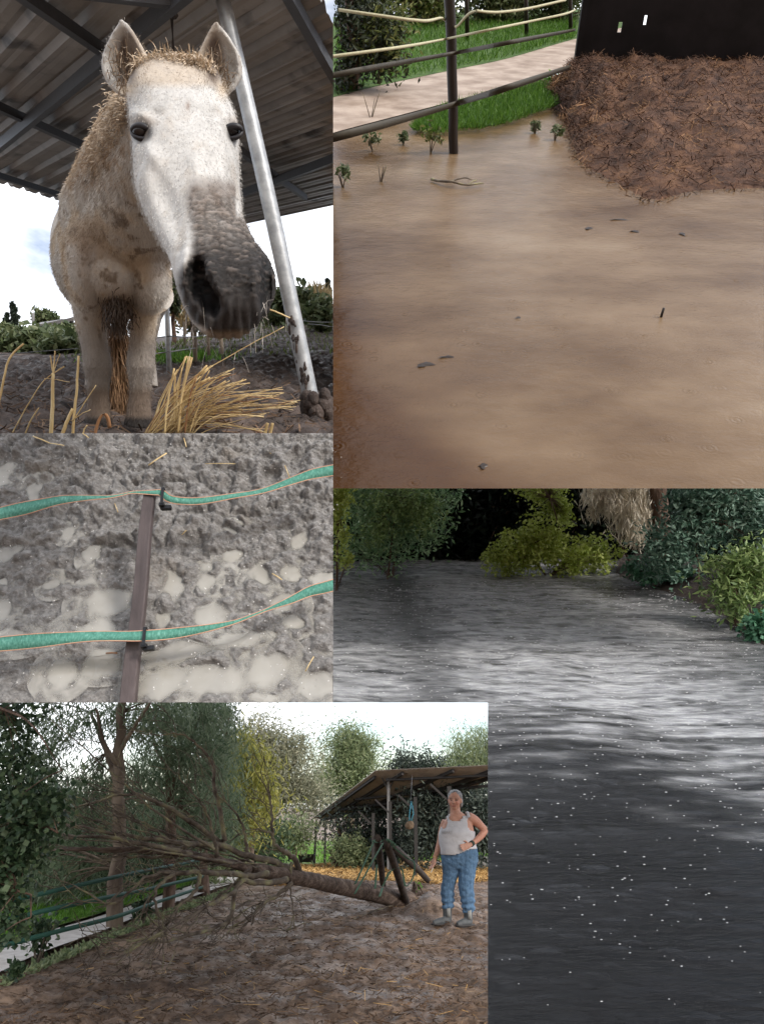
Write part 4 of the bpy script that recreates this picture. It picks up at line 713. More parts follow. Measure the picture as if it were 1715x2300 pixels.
for (an, toe, heel, dy) in [((1004, 2050), (969, 2067), (1014, 2071), .09), ((1051, 2056), (1022, 2080), (1062, 2077), -.02)]:
    bo = MB(); a = wp(*an, dy); gz = tg(*heel).z; hl = wp(heel[0], heel[1], dy); tl = wp(toe[0], toe[1], dy - .08); hl.z = tl.z = gz; limb([a + V((0, 0, .12)), a, V((a.x, a.y, gz + .05))], [.066, .06, .056], 16, 10, bo)
    limb([hl + V((-.03, 0, .045)), hl.lerp(tl, .35) + V((0, 0, .052)), hl.lerp(tl, .7) + V((0, 0, .042)), tl + V((.02, 0, .03))], [.044, .05, .044, .028], 16, 12, bo); b_ = obj('boot', remesh(bo, .008, 3), m_boot, T, wo)
    so_ = MB(); dd = (tl - hl).normalized(); sd = dd.cross(V((0, 0, 1))); so_.add(*loft([(hl.lerp(tl, t) + V((0, 0, z)), dd * 0 + sd * wd, V((0, 0, .013))) for t, wd, z in ((-.06, .02, .013), (0, .042, .013), (.4, .046, .013), (.8, .046, .015), (1.0, .022, .02))], 12)); obj('sole', so_, m_dead, T, b_)
    obj('elastic_panel', MB().box(V((a.x + .012, a.y - .062, a.z + .015)), (.05, .012, .11)), m_elast, T, b_)
# hair drawn back
hr = MB(); Mx = Matrix((fx, -fdir, V((0, 0, 1)))).transposed(); hr.ell(fpt(0, .048, -.028), (.1, .107, .094), 24, 14, Mx); hr.ell(fpt(.02, -.01, -.09), (.06, .05, .07), 16, 10, Mx); hr.ell(fpt(.07, -.02, -.05), (.022, .04, .07), 12, 8, Mx); hr.ell(fpt(-.07, .0, -.045), (.02, .04, .06), 12, 8, Mx)
me = remesh(hr, .007, 2); co = mesh_co(me).copy(); co += mesh_no(me) * (fbm(co * np.array([60, 60, 18]), 2) * .006)[:, None]; me.vertices.foreach_set('co', co.reshape(-1)); obj('hair', me, m_hair, T, wo)
st = MB()
for k in range(26): a = fpt(random.uniform(-.08, .085), random.uniform(-.06, .1), -.06); st.tube(curve(a, a + V((random.uniform(0, .06), 0, random.uniform(-.1, .02))), (.02, 0, .01), 5), .0018, 4)
obj('loose_strands', st, m_hair, T, wo, kind='stuff')
wa = wp(1058, 1895, -.15); obj('wrist_watch', MB().tube([wp(1061, 1893, -.135), wp(1057, 1896.5, -.165)], .036, 16), m_strapw, T, wo); obj('bracelet', MB().tube([wp(977, 1924, -.025), wp(976, 1927, -.03)], .034, 14), flat('beige_bracelet', (.5, .3, .17)), T, wo)
cg = wp(972, 1949, -.09); tag(obj('cigarette', MB().tube([cg, cg + V((-.03, -.02, -.055))], .005, 8), flat('white_paper', (.75, .73, .7)), T), 'thin white cigarette held in the lowered hand', 'cigarette')
# ------------------------------------------------------------ the paddock: roof, pole, horse, straw, far hillside
cH = [('x', 1, 748)]
m_sheetH = mat('old_roof_sheet', [(.35, (.18, .165, .147)), (.65, (.28, .262, .24))], scale=1.6, detail=8, rough=.55, bump=.2, bscale=24, spec=.4, layer=((.05, .042, .036), 3, .55, .7))
m_galv = mat('galvanised_steel', [(.35, (.24, .25, .26)), (.65, (.4, .41, .42))], scale=18, detail=6, rough=.42, metal=.35, spec=.5, bump=.1, bscale=60, layer=((.2, .15, .1), 3, .62, .72)); m_beam = flat('painted_roof_beam', (.05, .053, .06), rough=.5)
ZR = 2.0; nz_ = V((0, 0, 1)); KR = H.plane(413, 532, V((0, 0, ZR)), nz_); DP = H.ray(1100, 735); DP.z = 0; DP.normalize(); DR = H.ray(-550, 735); DR.z = 0; DR.normalize()
def rf(px, py, dz=0.0): return H.plane(px, py, V((0, 0, ZR - dz)), nz_)
q = rf(740, 75) - KR; det = DP.x * DR.y - DP.y * DR.x; b_end = -(DP.x * q.y - DP.y * q.x) / det
rs = thing('shelter_roof', H, H.g(712, 930), 'grey corrugated roof on steel beams seen from below, over the horse', 'roof')
cR = [('x', 1, 748), ('x', -1, -60), ('y', -1, -90)]
SA = .62
for k in range(22):                                # overlapping sheets, ribs running across
    vs = []; m = 16
    for j in range(m + 1):
        a = k * SA + SA * 1.02 * j / m; h = [-.0, .0, .035, .035, 0, 0, 0, .006][j % 8] + .003 * (k % 2); p = KR - DP * a
        for b in (-.05, b_end * .33, b_end * .66, b_end + .06): vs.append(p - DR * b + V((0, 0, h)))
    fs = [(j * 4 + i, j * 4 + i + 1, (j + 1) * 4 + i + 1, (j + 1) * 4 + i) for j in range(m) for i in range(3)]
    o = obj('roof_sheet', MB().add(vs, fs), m_sheetH, H, rs, smooth=False, clip=cR)
    if not len(o.data.polygons): bpy.data.objects.remove(o)
def rline(a, b, w, h, name, ext=1.6, dz=.06, mm=m_beam):
    p = rf(*a, dz); q = rf(*b, dz); d = (q - p).normalized(); o = obj(name, MB().beam(p - d * ext, q + d * ext, w, h), mm, H, rs, smooth=False, clip=cR)
for a, b, e in [((0, 327), (395, 0), .8), ((545, 434), (748, 357), 1.2)]: rline(a, b, .045, .075, 'rafter', e, .1)
for a, b, e in [((68, 0), (209, 98), .1), ((0, 241), (231, 347), .6), ((0, 395), (163, 447), .6), ((654, 0), (748, 168), .2), ((536, 336), (681, 440), .1), ((300, -40), (330, -10), .0)]: rline(a, b, .05, .06, 'purlin', e, .05)
p = rf(395, 5, .1); obj('brace', MB().beam(p, p + V((-.5, -.2, -.02)), .05, .05), m_beam, H, rs, smooth=False, clip=cR)
hw = MB().tube([rf(381, 3, .02), H.at(388, 30, rf(381, 3).y), H.at(388, 110, rf(381, 3).y), H.at(396, 125, rf(381, 3).y)], .004, 5); obj('hanging_wire', hw, m_dead, H, rs); obj('hanging_wire', MB().tube([rf(381, 3, .02), H.at(384, 40, rf(381, 3).y), H.at(391, 112, rf(381, 3).y), H.at(385, 128, rf(381, 3).y)], .004, 5), m_dead, H, rs); obj('bracket', MB().beam(rf(381, 10, .03), H.at(395, 40, rf(381, 3).y), .02, .03), m_dead, H, rs)
pb = H.g(713, 928); pt_ = rf(499, -8, .05)
pole = thing('support_pole', H, pb, 'leaning round galvanised pole holding the roof, muddy at its foot', 'pole')
obj('tube', MB().tube(wob([pb - V((0, 0, .1)), pb.lerp(pt_, .5), pt_], 14, 0), lerp(.042, .036, 14), 20), m_galv, H, pole)
mm_ = MB()
for k in range(60):
    t = random.uniform(0, .3) ** 1.2; a = random.uniform(math.pi * .9, math.pi * 1.5); c = pb.lerp(pt_, t); d = V((math.cos(a), math.sin(a), 0)); mm_.ell(c + d * .042, (random.uniform(.004, .013), .004, random.uniform(.006, .03)), 8, 6)
for k in range(30): a = random.uniform(0, 6.28); mm_.ell(pb + V((math.cos(a) * .06, math.sin(a) * .06, random.uniform(-.01, .1))), (.03, .03, .04), 8, 6)
obj('caked_mud', mm_, m_hmud, H, pole, kind='stuff', clip=cH)

# --- horse
def hp(px, py, Y): return H.at(px, py, Y)
ROWS = [(150, 398, 60, 2.16, 2.42), (170, 396, 90, 2.10, 2.45), (200, 393, 106, 2.05, 2.46), (227, 394, 113, 2.01, 2.46), (272, 407, 119, 1.965, 2.44), (310, 410, 122, 1.93, 2.42), (345, 412, 119, 1.895, 2.4), (390, 414, 119, 1.86, 2.37), (430, 418, 118, 1.83, 2.32), (490, 436, 107, 1.775, 2.2), (540, 464, 103, 1.72, 2.08), (580, 491, 107, 1.675, 2.0), (615, 504, 110, 1.645, 1.96), (650, 509, 107, 1.63, 1.93), (690, 512, 95, 1.625, 1.9), (725, 508, 74, 1.635, 1.86), (748, 507, 52, 1.655, 1.82), (760, 507, 30, 1.69, 1.79)]
RA_ = np.array(ROWS, float); rows = np.linspace(150, 760, 170); sec = []
def cr(x, xp, fp):                                  # smooth interpolation
    i = np.clip(np.searchsorted(xp, x) - 1, 0, len(xp) - 2); t = (x - xp[i]) / (xp[i + 1] - xp[i]); f = lambda k: fp[np.clip(k, 0, len(xp) - 1)]
    return .5 * (2 * f(i) + (f(i + 1) - f(i - 1)) * t + (2 * f(i - 1) - 5 * f(i) + 4 * f(i + 1) - f(i + 2)) * t * t + (3 * f(i) - f(i - 1) - 3 * f(i + 1) + f(i + 2)) * t ** 3)
RA_[:, 1] += np.interp(RA_[:, 0], [150, 430, 520], [7, 7, 0]); RA_[:, 2] *= np.interp(RA_[:, 0], [150, 200, 430, 520, 700], [.9, .88, .88, .95, .97])
cc, hw_, yf, yb = [cr(rows, RA_[:, 0], RA_[:, k]) for k in (1, 2, 3, 4)]
for r, c, w, f, b in zip(rows, cc, hw_, yf, yb):
    ym = f + .42 * (b - f); p = hp(c, r, ym); dv = V((p.x, p.y, 0)).normalized(); sec.append((p, V((dv.y, -dv.x, 0)) * (w * ym / FPX), dv, ym - f, b - ym))
hv = []; hf = []; nh = 120
for (p, a, dv, df, db) in sec:
    for k in range(nh):
        t = 2 * math.pi * k / nh; ct, st = math.cos(t), math.sin(t); e = 2 / 3.1; x = abs(ct) ** e * (1 if ct >= 0 else -1); s = abs(st) ** (.86) * (1 if st >= 0 else -1)
        hv.append(p + a * x - dv * (s * df if s > 0 else s * db))
nr_ = len(rows)
for i in range(nr_ - 1):
    for k in range(nh): hf.append((i * nh + k, i * nh + (k + 1) % nh, (i + 1) * nh + (k + 1) % nh, (i + 1) * nh + k))
hf += [tuple(range(nh))[::-1], tuple((nr_ - 1) * nh + k for k in range(nh))]
hv = np.array([tuple(p) for p in hv]); px, py = H.proj(hv); rowi = np.repeat(np.arange(nr_), nh); mid = np.array([s[0].y for s in sec])[rowi]; fr = hv[:, 1] < mid + .04
def gs(x, y, rx, ry, rot=0): dx = px - x; dy = py - y; u = dx * math.cos(rot) + dy * math.sin(rot); v = -dx * math.sin(rot) + dy * math.cos(rot); return np.exp(-((u / rx) ** 2 + (v / ry) ** 2) ** 1.0)
def sq(x, y, rx, ry, rot=0): dx = px - x; dy = py - y; u = dx * math.cos(rot) + dy * math.sin(rot); v = -dx * math.sin(rot) + dy * math.cos(rot); return np.exp(-((u / rx) ** 2 + (v / ry) ** 2) ** 2.5)
def nostril_l(f=sq): return np.maximum(np.maximum(f(439, 618, 19, 38, .12), f(450, 648, 24, 30, -.3)), f(468, 676, 22, 34, -.55))
def nostril_r(f=sq): return np.maximum(f(597, 615, 11, 36, -.05), f(594, 660, 14, 38, .12))
dy = .06 * nostril_l() + .05 * nostril_r()
dy -= .016 * gs(418, 600, 10, 60) + .018 * gs(492, 650, 12, 60, -.35) + .014 * gs(572, 640, 10, 60) + .010 * gs(478, 610, 30, 22)      # rims of the nostrils
dy += .010 * gs(520, 700, 6, 40) - .012 * gs(470, 742, 26, 12) - .012 * gs(545, 742, 26, 12) + .02 * gs(440, 742, 22, 5, .6)
dy -= .018 * gs(318, 262, 30, 12, .2) + .016 * gs(514, 262, 20, 12, -.2) - .012 * gs(312, 300, 24, 24) - .010 * gs(524, 300, 16, 24)  # brows and sockets
dy -= .022 * gs(452, 430, 30, 100, -.15) - .026 * gs(378, 470, 26, 85, -.3) - .008 * gs(520, 430, 12, 80)                               # bridge of the nose, hollow cheek
dy -= .016 * gs(326, 400, 20, 60, .1) + .012 * gs(345, 350, 14, 40, -.5) - .012 * gs(350, 258, 16, 12) - .010 * gs(486, 258, 16, 12)
wr = fbm(np.c_[px * .05, py * .11, px * 0], 3) * .006 * sm(500, 570, py) * (1 - sm(640, 700, py)) + np.sin(px * .33 + 2 * fbm(np.c_[px * .03, py * .03, px * 0], 2)) * .002 * sm(650, 690, py)
hv[fr, 1] += (dy + wr)[fr]
ho = MB(); ho.add([tuple(p) for p in hv], hf)
def hell(px_, py_, Y, rx, ry, rz): s = Y / FPX; p = hp(px_, py_, Y); ho.ell(p, (rx * s, ry, rz * s), 40, 26, Matrix.Rotation(-math.atan2(p.x, p.y), 3, 'Z'))
hell(262, 560, 3.2, 104, .33, 122); hell(240, 590, 3.85, 106, .72, 118); hell(252, 480, 3.65, 88, .5, 92); hell(262, 610, 3.1, 74, .22, 72); hell(200, 600, 3.15, 50, .25, 95); hell(330, 610, 3.15, 48, .25, 85); hell(250, 560, 4.5, 118, .45, 125)
def hlimb(pts, rad, n=22, k=26):
    w = wob([hp(*p) for p in pts], k, 0); ho.tube(w, list(np.interp(np.linspace(0, len(rad) - 1, k), range(len(rad)), rad)), n)
hlimb([(272, 500, 3.25), (312, 400, 2.95), (352, 300, 2.62), (392, 225, 2.38)], [.24, .205, .165, .12])
hlimb([(290, 520, 3.1), (330, 430, 2.8), (372, 330, 2.5), (395, 260, 2.36)], [.2, .17, .145, .11])
YL = H.g(220, 955).y
for pts, rad in [([(200, 640, YL), (205, 700, YL), (207, 740, YL), (217, 800, YL), (220, 835, YL), (221, 870, YL), (222, 900, YL), (222, 925, YL), (222, 942, YL), (221, 957, YL)], [44, 40, 36, 29, 28, 31, 25, 22, 26, 31]), ([(330, 640, YL), (325, 700, YL), (322, 740, YL), (317, 800, YL), (316, 835, YL), (316, 870, YL), (314, 900, YL), (313, 925, YL), (312, 942, YL), (311, 957, YL)], [42, 34, 29, 27, 27, 31, 25, 22, 26, 31])]: hlimb(pts, [r * YL / FPX for r in rad])
for x in (205, 318): hlimb([(x + 10, 660, 4.5), (x + 12, 740, 4.75), (x + 12, 790, 4.9), (x + 12, 840, 4.75), (x + 12, 868, 4.72)], [.16, .09, .06, .05, .07])
def ear(base, tip, wmax, out, twist):
    base = V(base); tip = V(tip); ax = (tip - base); L = ax.length; ax.normalize(); sd = V((1, 0, 0)) - ax * ax.x; sd.normalize(); bk = ax.cross(sd); bk = bk if bk.y > 0 else -bk; sd, bk = (sd * math.cos(twist) + bk * math.sin(twist)), (bk * math.cos(twist) - sd * math.sin(twist))
    vs = []; m = 22; n = 15
    for i in range(m):
        t = i / (m - 1); w = wmax * (math.sin(math.pi * min(1, .22 + .78 * t)) ** .8 * (1 - .15 * t) + .02); c = base + ax * L * t + sd * out * math.sin(math.pi * t) * .02
        ph = [math.radians(-88 + 176 * j / (n - 1)) for j in range(n)]
        vs += [c + sd * w * math.sin(f) + bk * (w * .75 * math.cos(f)) for f in ph] + [c + sd * (w - .011) * math.sin(f) * .97 + bk * ((w * .75 - .013) * math.cos(f) * (.95 if t < .9 else .6) - .006) for f in reversed(ph)]
    r = 2 * n; fs = [(i * r + j, i * r + (j + 1) % r, (i + 1) * r + (j + 1) % r, (i + 1) * r + j) for i in range(m - 1) for j in range(r)] + [tuple(range(r))[::-1], tuple((m - 1) * r + j for j in range(r))]
    ho.add(vs, fs)
ear(hp(310, 208, 2.2), hp(274, 43, 2.2), .072, -1, -.12); ear(hp(468, 208, 2.2), hp(486, 48, 2.2), .066, 1, .12)
me = remesh(ho, .0052, 3, .4); co = mesh_co(me).copy(); nn = mesh_no(me).copy(); px, py = H.proj(co); Y = co[:, 1]; head = Y < 2.36
ln = fbm(co * 9, 4); fn = fbm(co * 42, 3); hn = fbm(np.c_[co[:, 0] * 60, co[:, 1] * 60, co[:, 2] * 10], 3)
def mixc(c, k, t): t = np.clip(t, 0, 1)[:, None]; return c * (1 - t) + np.array(k) * t
white = np.array([.50, .485, .465]); c = np.tile(white, (len(co), 1)); c *= (1 + .17 * hn + .08 * ln)[:, None]
bod = ~head; c = mixc(c, (.50, .41, .31), bod * (.25 + .8 * sm(-.15, .45, ln)))
neck = bod * sm(470, 380, py) * sm(330, 250, px); c = mixc(c, (.34, .24, .155), neck * (.3 + .9 * sm(-.1, .4, fn)))
c = mixc(c, (.17, .125, .085), bod * sm(.28, .46, fbm(co * 26, 3)) * .8)
c = mixc(c, (.22, .15, .10), bod * np.maximum(np.exp(-((px - 195) / 42) ** 2 - ((py - 560) / 75) ** 2), np.exp(-((px - 355) / 26) ** 2 - ((py - 605) / 40) ** 2)) * (.6 + .7 * ln))
leg = bod * sm(705, 795, py); c = mixc(c, (.25, .22, .195), leg * (.9 + .4 * ln)); c = mixc(c, (.15, .105, .075), bod * sm(855, 885, py) * .8); c = mixc(c, (.035, .03, .028), bod * sm(930, 945, py))
c = mixc(c, (.28, .17, .09), bod * np.exp(-((px - 266) / 34) ** 2 - ((py - 690) / 36) ** 2)); c = mixc(c, (.035, .024, .018), bod * np.exp(-(((px - 268) / 27) ** 2 + ((py - 705) / 34) ** 2) ** 2))
xl = np.interp(py, [380, 400, 450, 500, 540, 580, 610, 640, 680, 720, 745], [470, 430, 418, 428, 432, 426, 405, 398, 408, 430, 470]); mz = head * sm(385, 425, py + 10 * ln) * sm(-13, 13, px - xl + 9 * ln) * (1 - sm(526, 534, px) * sm(500, 470, py))
c = mixc(c, (.15, .118, .098), mz * (.85 + .3 * fn)); c = mixc(c, (.026, .022, .021), mz * sm(470, 590, py + 25 * ln) * .97); c = mixc(c, (.25, .18, .115), head * sm(736, 752, py + 4 * ln) * .8)
ns = np.maximum(nostril_l(sq), nostril_r(sq)) * head * (nn[:, 1] < .5); c = mixc(c, (.012, .010, .010), ns * 1.1); c = mixc(c, (.03, .022, .02), head * gs(442, 741, 20, 4.5, .62))
c = mixc(c, (.42, .31, .2), head * sm(205, 180, py) * sm(285, 300, px) * sm(500, 480, px) * .55); c = mixc(c, (.27, .2, .16), head * gs(422, 238, 5, 11) * .8)
for ex, ey, rx, ry in ((318, 298, 26, 24), (524, 298, 15, 24)): c = mixc(c, (.36, .3, .25), head * np.exp(-(((px - ex - 4) / (rx * 1.4)) ** 2 + ((py - ey + 24) / 14) ** 2) ** 2) * .5); c = mixc(c, (.014, .012, .014), head * np.exp(-(((px - ex) / rx) ** 2 + ((py - ey) / ry) ** 2) ** 3))
inear = head * sm(208, 190, py) * (np.maximum(np.exp(-(((px - 288) / 24) ** 2 + ((py - 130) / 66) ** 2) ** 2), np.exp(-(((px - 482) / 22) ** 2 + ((py - 132) / 64) ** 2) ** 2))) * (nn[:, 1] < .1); c = mixc(c, (.085, .06, .048), inear * (1.15 + .3 * fn)); c = mixc(c, (.5, .38, .25), head * np.maximum(gs(285, 203, 22, 16), gs(500, 200, 14, 20)) * .7)
c = mixc(c, (.40, .35, .3), head * (1 - mz) * sm(.05, .5, fbm(co * np.array([34, 34, 8.]), 3)) * .45)
crust = fbm(np.c_[px * .06, py * .17, co[:, 1] * 30], 4); crk = sm(.05, .30, np.abs(crust)); cz = mz * sm(400, 470, py) * (1 - sm(640, 690, py))
c *= (1 - cz * .55 * (1 - crk))[:, None]; c = mixc(c, (.27, .215, .18), cz * sm(.15, .5, crust) * .35 * (1 - sm(560, 640, py) * .6))
fold = np.sin((px - 520) * .30 + 2.5 * fbm(np.c_[px * .02, py * .02, px * 0], 2)); c *= (1 - mz * sm(650, 690, py) * .35 * sm(.3, .9, fold))[:, None]
co += nn * ((crk - .6) * .0042 * cz + mz * sm(640, 690, py) * fold * -.0022 + (1 - mz) * head * fbm(co * 30, 2) * .0012)[:, None]; me.vertices.foreach_set('co', co.reshape(-1)); me.update()
c = np.clip(c, .008, .8)
m_coat = mat('shaggy_white_coat', [(.3, (.86, .86, .86)), (.7, (1, 1, 1))], scale=120, detail=4, rough=.75, spec=.25, attr=True, bump=.35, bscale=160, bdist=.004, stretch=(1, 1, .25), bdetail=3)
horse = tag(obj('horse', me, m_coat, H, base=tuple(H.g(265, 955)), attr=c), 'shaggy white horse with muddy grey muzzle leaning its head to the viewer', 'horse')
# coat hair
rg = np.random.default_rng(11); tri = np.array([(p.vertices[0], p.vertices[1], p.vertices[2]) for p in me.polygons]); cofull = co
vis = (cofull[:, 1] < 4.0) & ((cofull - np.array([0, 0, H.h])) * nn).sum(1) .__lt__(.05)
idx = np.nonzero(vis)[0]; n = 120000; s = rg.choice(idx, n); P = cofull[s] + rg.normal(0, .003, (n, 3)); Nn = nn[s]; hd = head[s]
D = Nn * np.where(hd, .22, .42)[:, None] + np.array([0, -.1, -.8]) + rg.normal(0, .22, (n, 3)); up_ = hd & (py[s] < 212) & ((px[s] < 340) | (px[s] > 440)); D[up_] = Nn[up_] * .6 + np.array([0, -.1, .5]) + rg.normal(0, .3, (up_.sum(), 3)); D -= Nn * np.minimum((D * Nn).sum(1, keepdims=True) - .12, 0)
L = np.where(hd, .0062, .014) * rg.uniform(.6, 1.5, n); L[(~hd) & (py[s] < 440)] *= 1.4; L[(py[s] > 560) & hd] *= .35; L[mz[s] > .5] *= .6; Dn = unit(D); keepm = ((inear[s] < .3) | (rg.random(n) < .15)) & ((px[s] - 318) ** 2 + (py[s] - 298) ** 2 > 27 ** 2) & (((px[s] - 525) * 1.4) ** 2 + (py[s] - 298) ** 2 > 25 ** 2); P, Dn, L, s = P[keepm], Dn[keepm], L[keepm], s[keepm]; n = len(P)
hq = leaf_quads(P + Dn * L[:, None] * .4, Dn, L, .001 * rg.uniform(.7, 1.4, n), rg); hc_ = np.repeat(np.clip(c[s] * rg.uniform(.82, 1.15, (n, 1)), 0, .85), 4, 0)
m_fur = mat('coat_hair', [(.3, (.95, .95, .95)), (.7, (1, 1, 1))], scale=5, rough=.6, spec=.2, attr=True); obj('coat_hair', hq, m_fur, H, horse, smooth=False, attr=hc_, kind='stuff')
def hairs(name, cen, n, fdir_, L, spread, col, w=.0016, seed=0):
    rg = np.random.default_rng(seed); Q = []
    C = np.array([tuple(x) for x in cen])[rg.integers(0, len(cen), n)] + rg.normal(0, spread, (n, 3)); d0 = np.array(fdir_) + rg.normal(0, .35, (n, 3)); P0 = C
    for k in range(3):
        d = unit(d0 + np.array([0, -.05, -.45]) * k); l = (L * rg.uniform(.6, 1.3, n) / 3)[:, None]; P1 = P0 + d * l; sd_ = unit(np.cross(d, rg.normal(size=(n, 3)))) * w * (1 - k * .25); Q.append(np.stack([P0 - sd_, P0 + sd_, P1 + sd_ * .7, P1 - sd_ * .7], 1)); P0 = P1
    q = np.concatenate(Q); cl = np.repeat(np.clip(np.array(col) * rg.uniform(.7, 1.2, (len(q), 1)), 0, .9), 4, 0); obj(name, q, m_fur, H, horse, smooth=False, attr=cl, kind='stuff')
hairs('forelock', [hp(x, 168 - 10 * math.sin((x - 325) / 135 * 3.14), 2.12) for x in range(325, 461, 5)], 2600, (0, -.6, .6), .04, .012, (.62, .5, .37), seed=1)
hairs('mane', [hp(x, y, Yy) for x, y, Yy in [(282, 235, 2.35), (270, 265, 2.4), (255, 300, 2.5), (240, 335, 2.6), (226, 365, 2.75), (212, 385, 2.9)]], 1500, (-.6, -.2, .1), .03, .022, (.47, .37, .27), seed=2)
hairs('tail', [hp(262, 740, 4.0), hp(268, 770, 4.0), hp(260, 800, 4.0), hp(262, 830, 4.0), hp(256, 855, 4.0)], 1600, (0, 0, -1), .22, .022, (.2, .115, .06), w=.003, seed=3)
hairs('brisket_tuft', [hp(262, 685, 2.98), hp(272, 700, 2.98), hp(264, 708, 3.0)], 900, (0, -.1, -1), .055, .024, (.06, .04, .028), w=.002, seed=4)
hairs('whiskers', [hp(440, 690, 1.68), hp(455, 720, 1.68), hp(600, 690, 1.7), hp(585, 720, 1.7), hp(500, 755, 1.72)], 46, (.1, -.5, -.6), .07, .02, (.4, .36, .32), w=.0008, seed=5); hairs('ear_hair', [hp(270, 160, 2.2), hp(285, 150, 2.2), hp(480, 165, 2.2), hp(492, 150, 2.2), hp(288, 190, 2.18), hp(498, 192, 2.18)], 260, (.1, -.5, .7), .05, .017, (.28, .21, .15), seed=6)
m_eye = mat('dark_wet_eye', [(.4, (.006, .005, .006)), (.6, (.02, .014, .012))], scale=20, rough=.05, spec=.28)
for (ex, ey, rx, dyy) in ((318, 298, 18, -.002), (522, 298, 17, .0)):
    k = ((px - ex) ** 2 + (py - ey) ** 2 < 49) & head; yy = float(np.sort(co[k, 1])[:12].mean()); e = obj('eye', MB().ell(hp(ex, ey, yy + .010 + dyy), (rx * 1.05 * yy / FPX, .026, rx * .86 * yy / FPX), 24, 16), m_eye, H, horse)
    cen = hp(ex, ey, yy); s_ = yy / FPX
    for sg in (-1, 1):
        pth = [hp(ex + (rx * 1.25) * math.cos(a), ey + 3 * math.cos(a) * (1 if ex < 400 else -1) - sg * (rx * (.82 if sg > 0 else .78)) * math.sin(a), yy - .002 - .009 * math.sin(a)) for a in np.linspace(0, math.pi, 12)]; obj('eyelid', MB().tube(pth, [.0035 + (.0055 if sg > 0 else .0025) * math.sin(math.pi * i / 11) for i in range(12)], 8), flat('dark_eyelid_skin' , (.018, .016, .018), rough=.45), H, e)

# --- straw in front of the horse
m_stalk = mat('dry_straw_stalk', [(.3, (.36, .23, .09)), (.55, (.56, .42, .21)), (.75, (.7, .58, .36))], scale=12, detail=5, rough=.55, stretch=(3, 3, .5), island=.22, bump=.3, bscale=50, bdist=.003); m_stalkb = flat('brown_straw_leaf', (.26, .13, .06), rough=.7)
def stalk_mb(pts, r, Y=None, mb=None, flat_=.5):
    P = [H.at(x, y, yy) for (x, y), yy in zip(pts, Y)]; w = wob(P, max(5, len(pts) * 3), .0012); mb = mb or MB(); return mb.tube(w, lerp(r, r * .75, len(w)), 6, flat=flat_)
Yg = H.g(300, 976).y
for pts, r, lab in [([(-8, 930), (5, 870), (20, 809), (54, 772)], .0052, 'leftmost straw stalk, kinked, at the photo edge under the far shed'), ([(22, 985), (60, 915), (100, 854), (145, 824)], .0042, 'long slanting straw stalk left of the upright forked one'), ([(163, 985), (167, 930), (172, 886), (177, 799)], .006, 'upright straw stalk beside the left foreleg'), ([(165, 945), (190, 905), (216, 865)], .004, 'thin straw slanting across the left foreleg'), ([(138, 985), (150, 948), (164, 918)], .008, 'short thick straw stub left of the foreleg'), ([(54, 985), (68, 948), (88, 916)], .006, 'short greenish straw stub at the left'), ([(160, 945), (180, 932), (203, 920)], .004, 'short low straw lying over the stubs beside the foreleg'), ([(182, 985), (190, 965), (196, 955)], .006, 'tiny straw stub in front of the left hoof'), ([(100, 850), (130, 853), (157, 858)], .003, 'thin level straw behind the forked stalk')]:
    tag(obj('straw_stalk', stalk_mb(pts, r, [Yg] * len(pts)), m_stalk, H), lab, 'straw', 'straw stalks in front of the horse')
fk = MB(); stalk_mb([(115, 985), (118, 920), (120, 838)], .0085, [Yg] * 3, fk)
t = thing('straw_stalk', H, H.g(116, 974), 'thick upright straw stalk split into four prongs at its top', 'straw', 'straw stalks in front of the horse'); obj('stem', fk, m_stalk, H, t)
for e in [(113, 799), (124, 788), (135, 795), (144, 823)]: obj('prong', stalk_mb([(120, 840), ((120 + e[0]) / 2, (838 + e[1]) / 2), e], .0035, [Yg, Yg, Yg - .01]), m_stalk, H, t)
tag(obj('straw_leaf', MB().ribbon(wob([H.at(x, y, Yg - .02) for x, y in [(211, 985), (222, 945), (234, 929), (243, 940), (247, 962)]], 14, 0), [V((.0075, 0, .002))] * 14, V((0, -1, 0)), .0006), m_stalkb, H), 'curled brown straw leaf in front of the left hoof', 'straw')
hb_ = thing('straw_bundle', H, H.g(400, 976), 'thick bundle of pale straw fanning up to the right under the muzzle', 'straw'); rr = random.Random(9)
ENDS = [(400, 831), (424, 800), (470, 826), (522, 834), (555, 855), (510, 850), (530, 866), (635, 876), (668, 903), (660, 915), (552, 915), (540, 932), (600, 930), (470, 850), (445, 845), (430, 862), (500, 872), (560, 885), (620, 889), (575, 900), (480, 905), (520, 960), (590, 970)]
for k in range(120):
    e = ENDS[k % len(ENDS)]; ex, ey = e[0] + rr.uniform(-9, 9), e[1] + rr.uniform(-7, 7); bx = 318 + rr.random() * 110; by = 978 + rr.uniform(0, 8); y0 = Yg - rr.uniform(-.02, .1); my = by + (ey - by) * .55 - rr.uniform(-10, 55) * ((ex - 400) / 260); mx_ = bx + (ex - bx) * .4
    obj('stalk', stalk_mb([(bx, by), (mx_, my), (ex, ey)], rr.choice([.002, .0025, .0032, .0045]), [y0, y0 - .01, y0 - .03]), m_stalk if rr.random() < .88 else m_stalkb, H, hb_)
for pts, r, lab in [([(385, 905), (420, 865), (454, 836), (540, 786), (638, 734)], .0048, 'longest straw reaching from the bundle to the leaning pole'), ([(598, 690), (625, 703), (651, 714)], .0045, 'short straw sticking out of the horse mouth toward the pole')]:
    tag(obj('straw_stalk', stalk_mb(pts, r, [Yg - .03] * 5 if len(pts) == 5 else [1.9, 1.9, 1.9]), m_stalk, H), lab, 'straw', 'straw stalks in front of the horse')
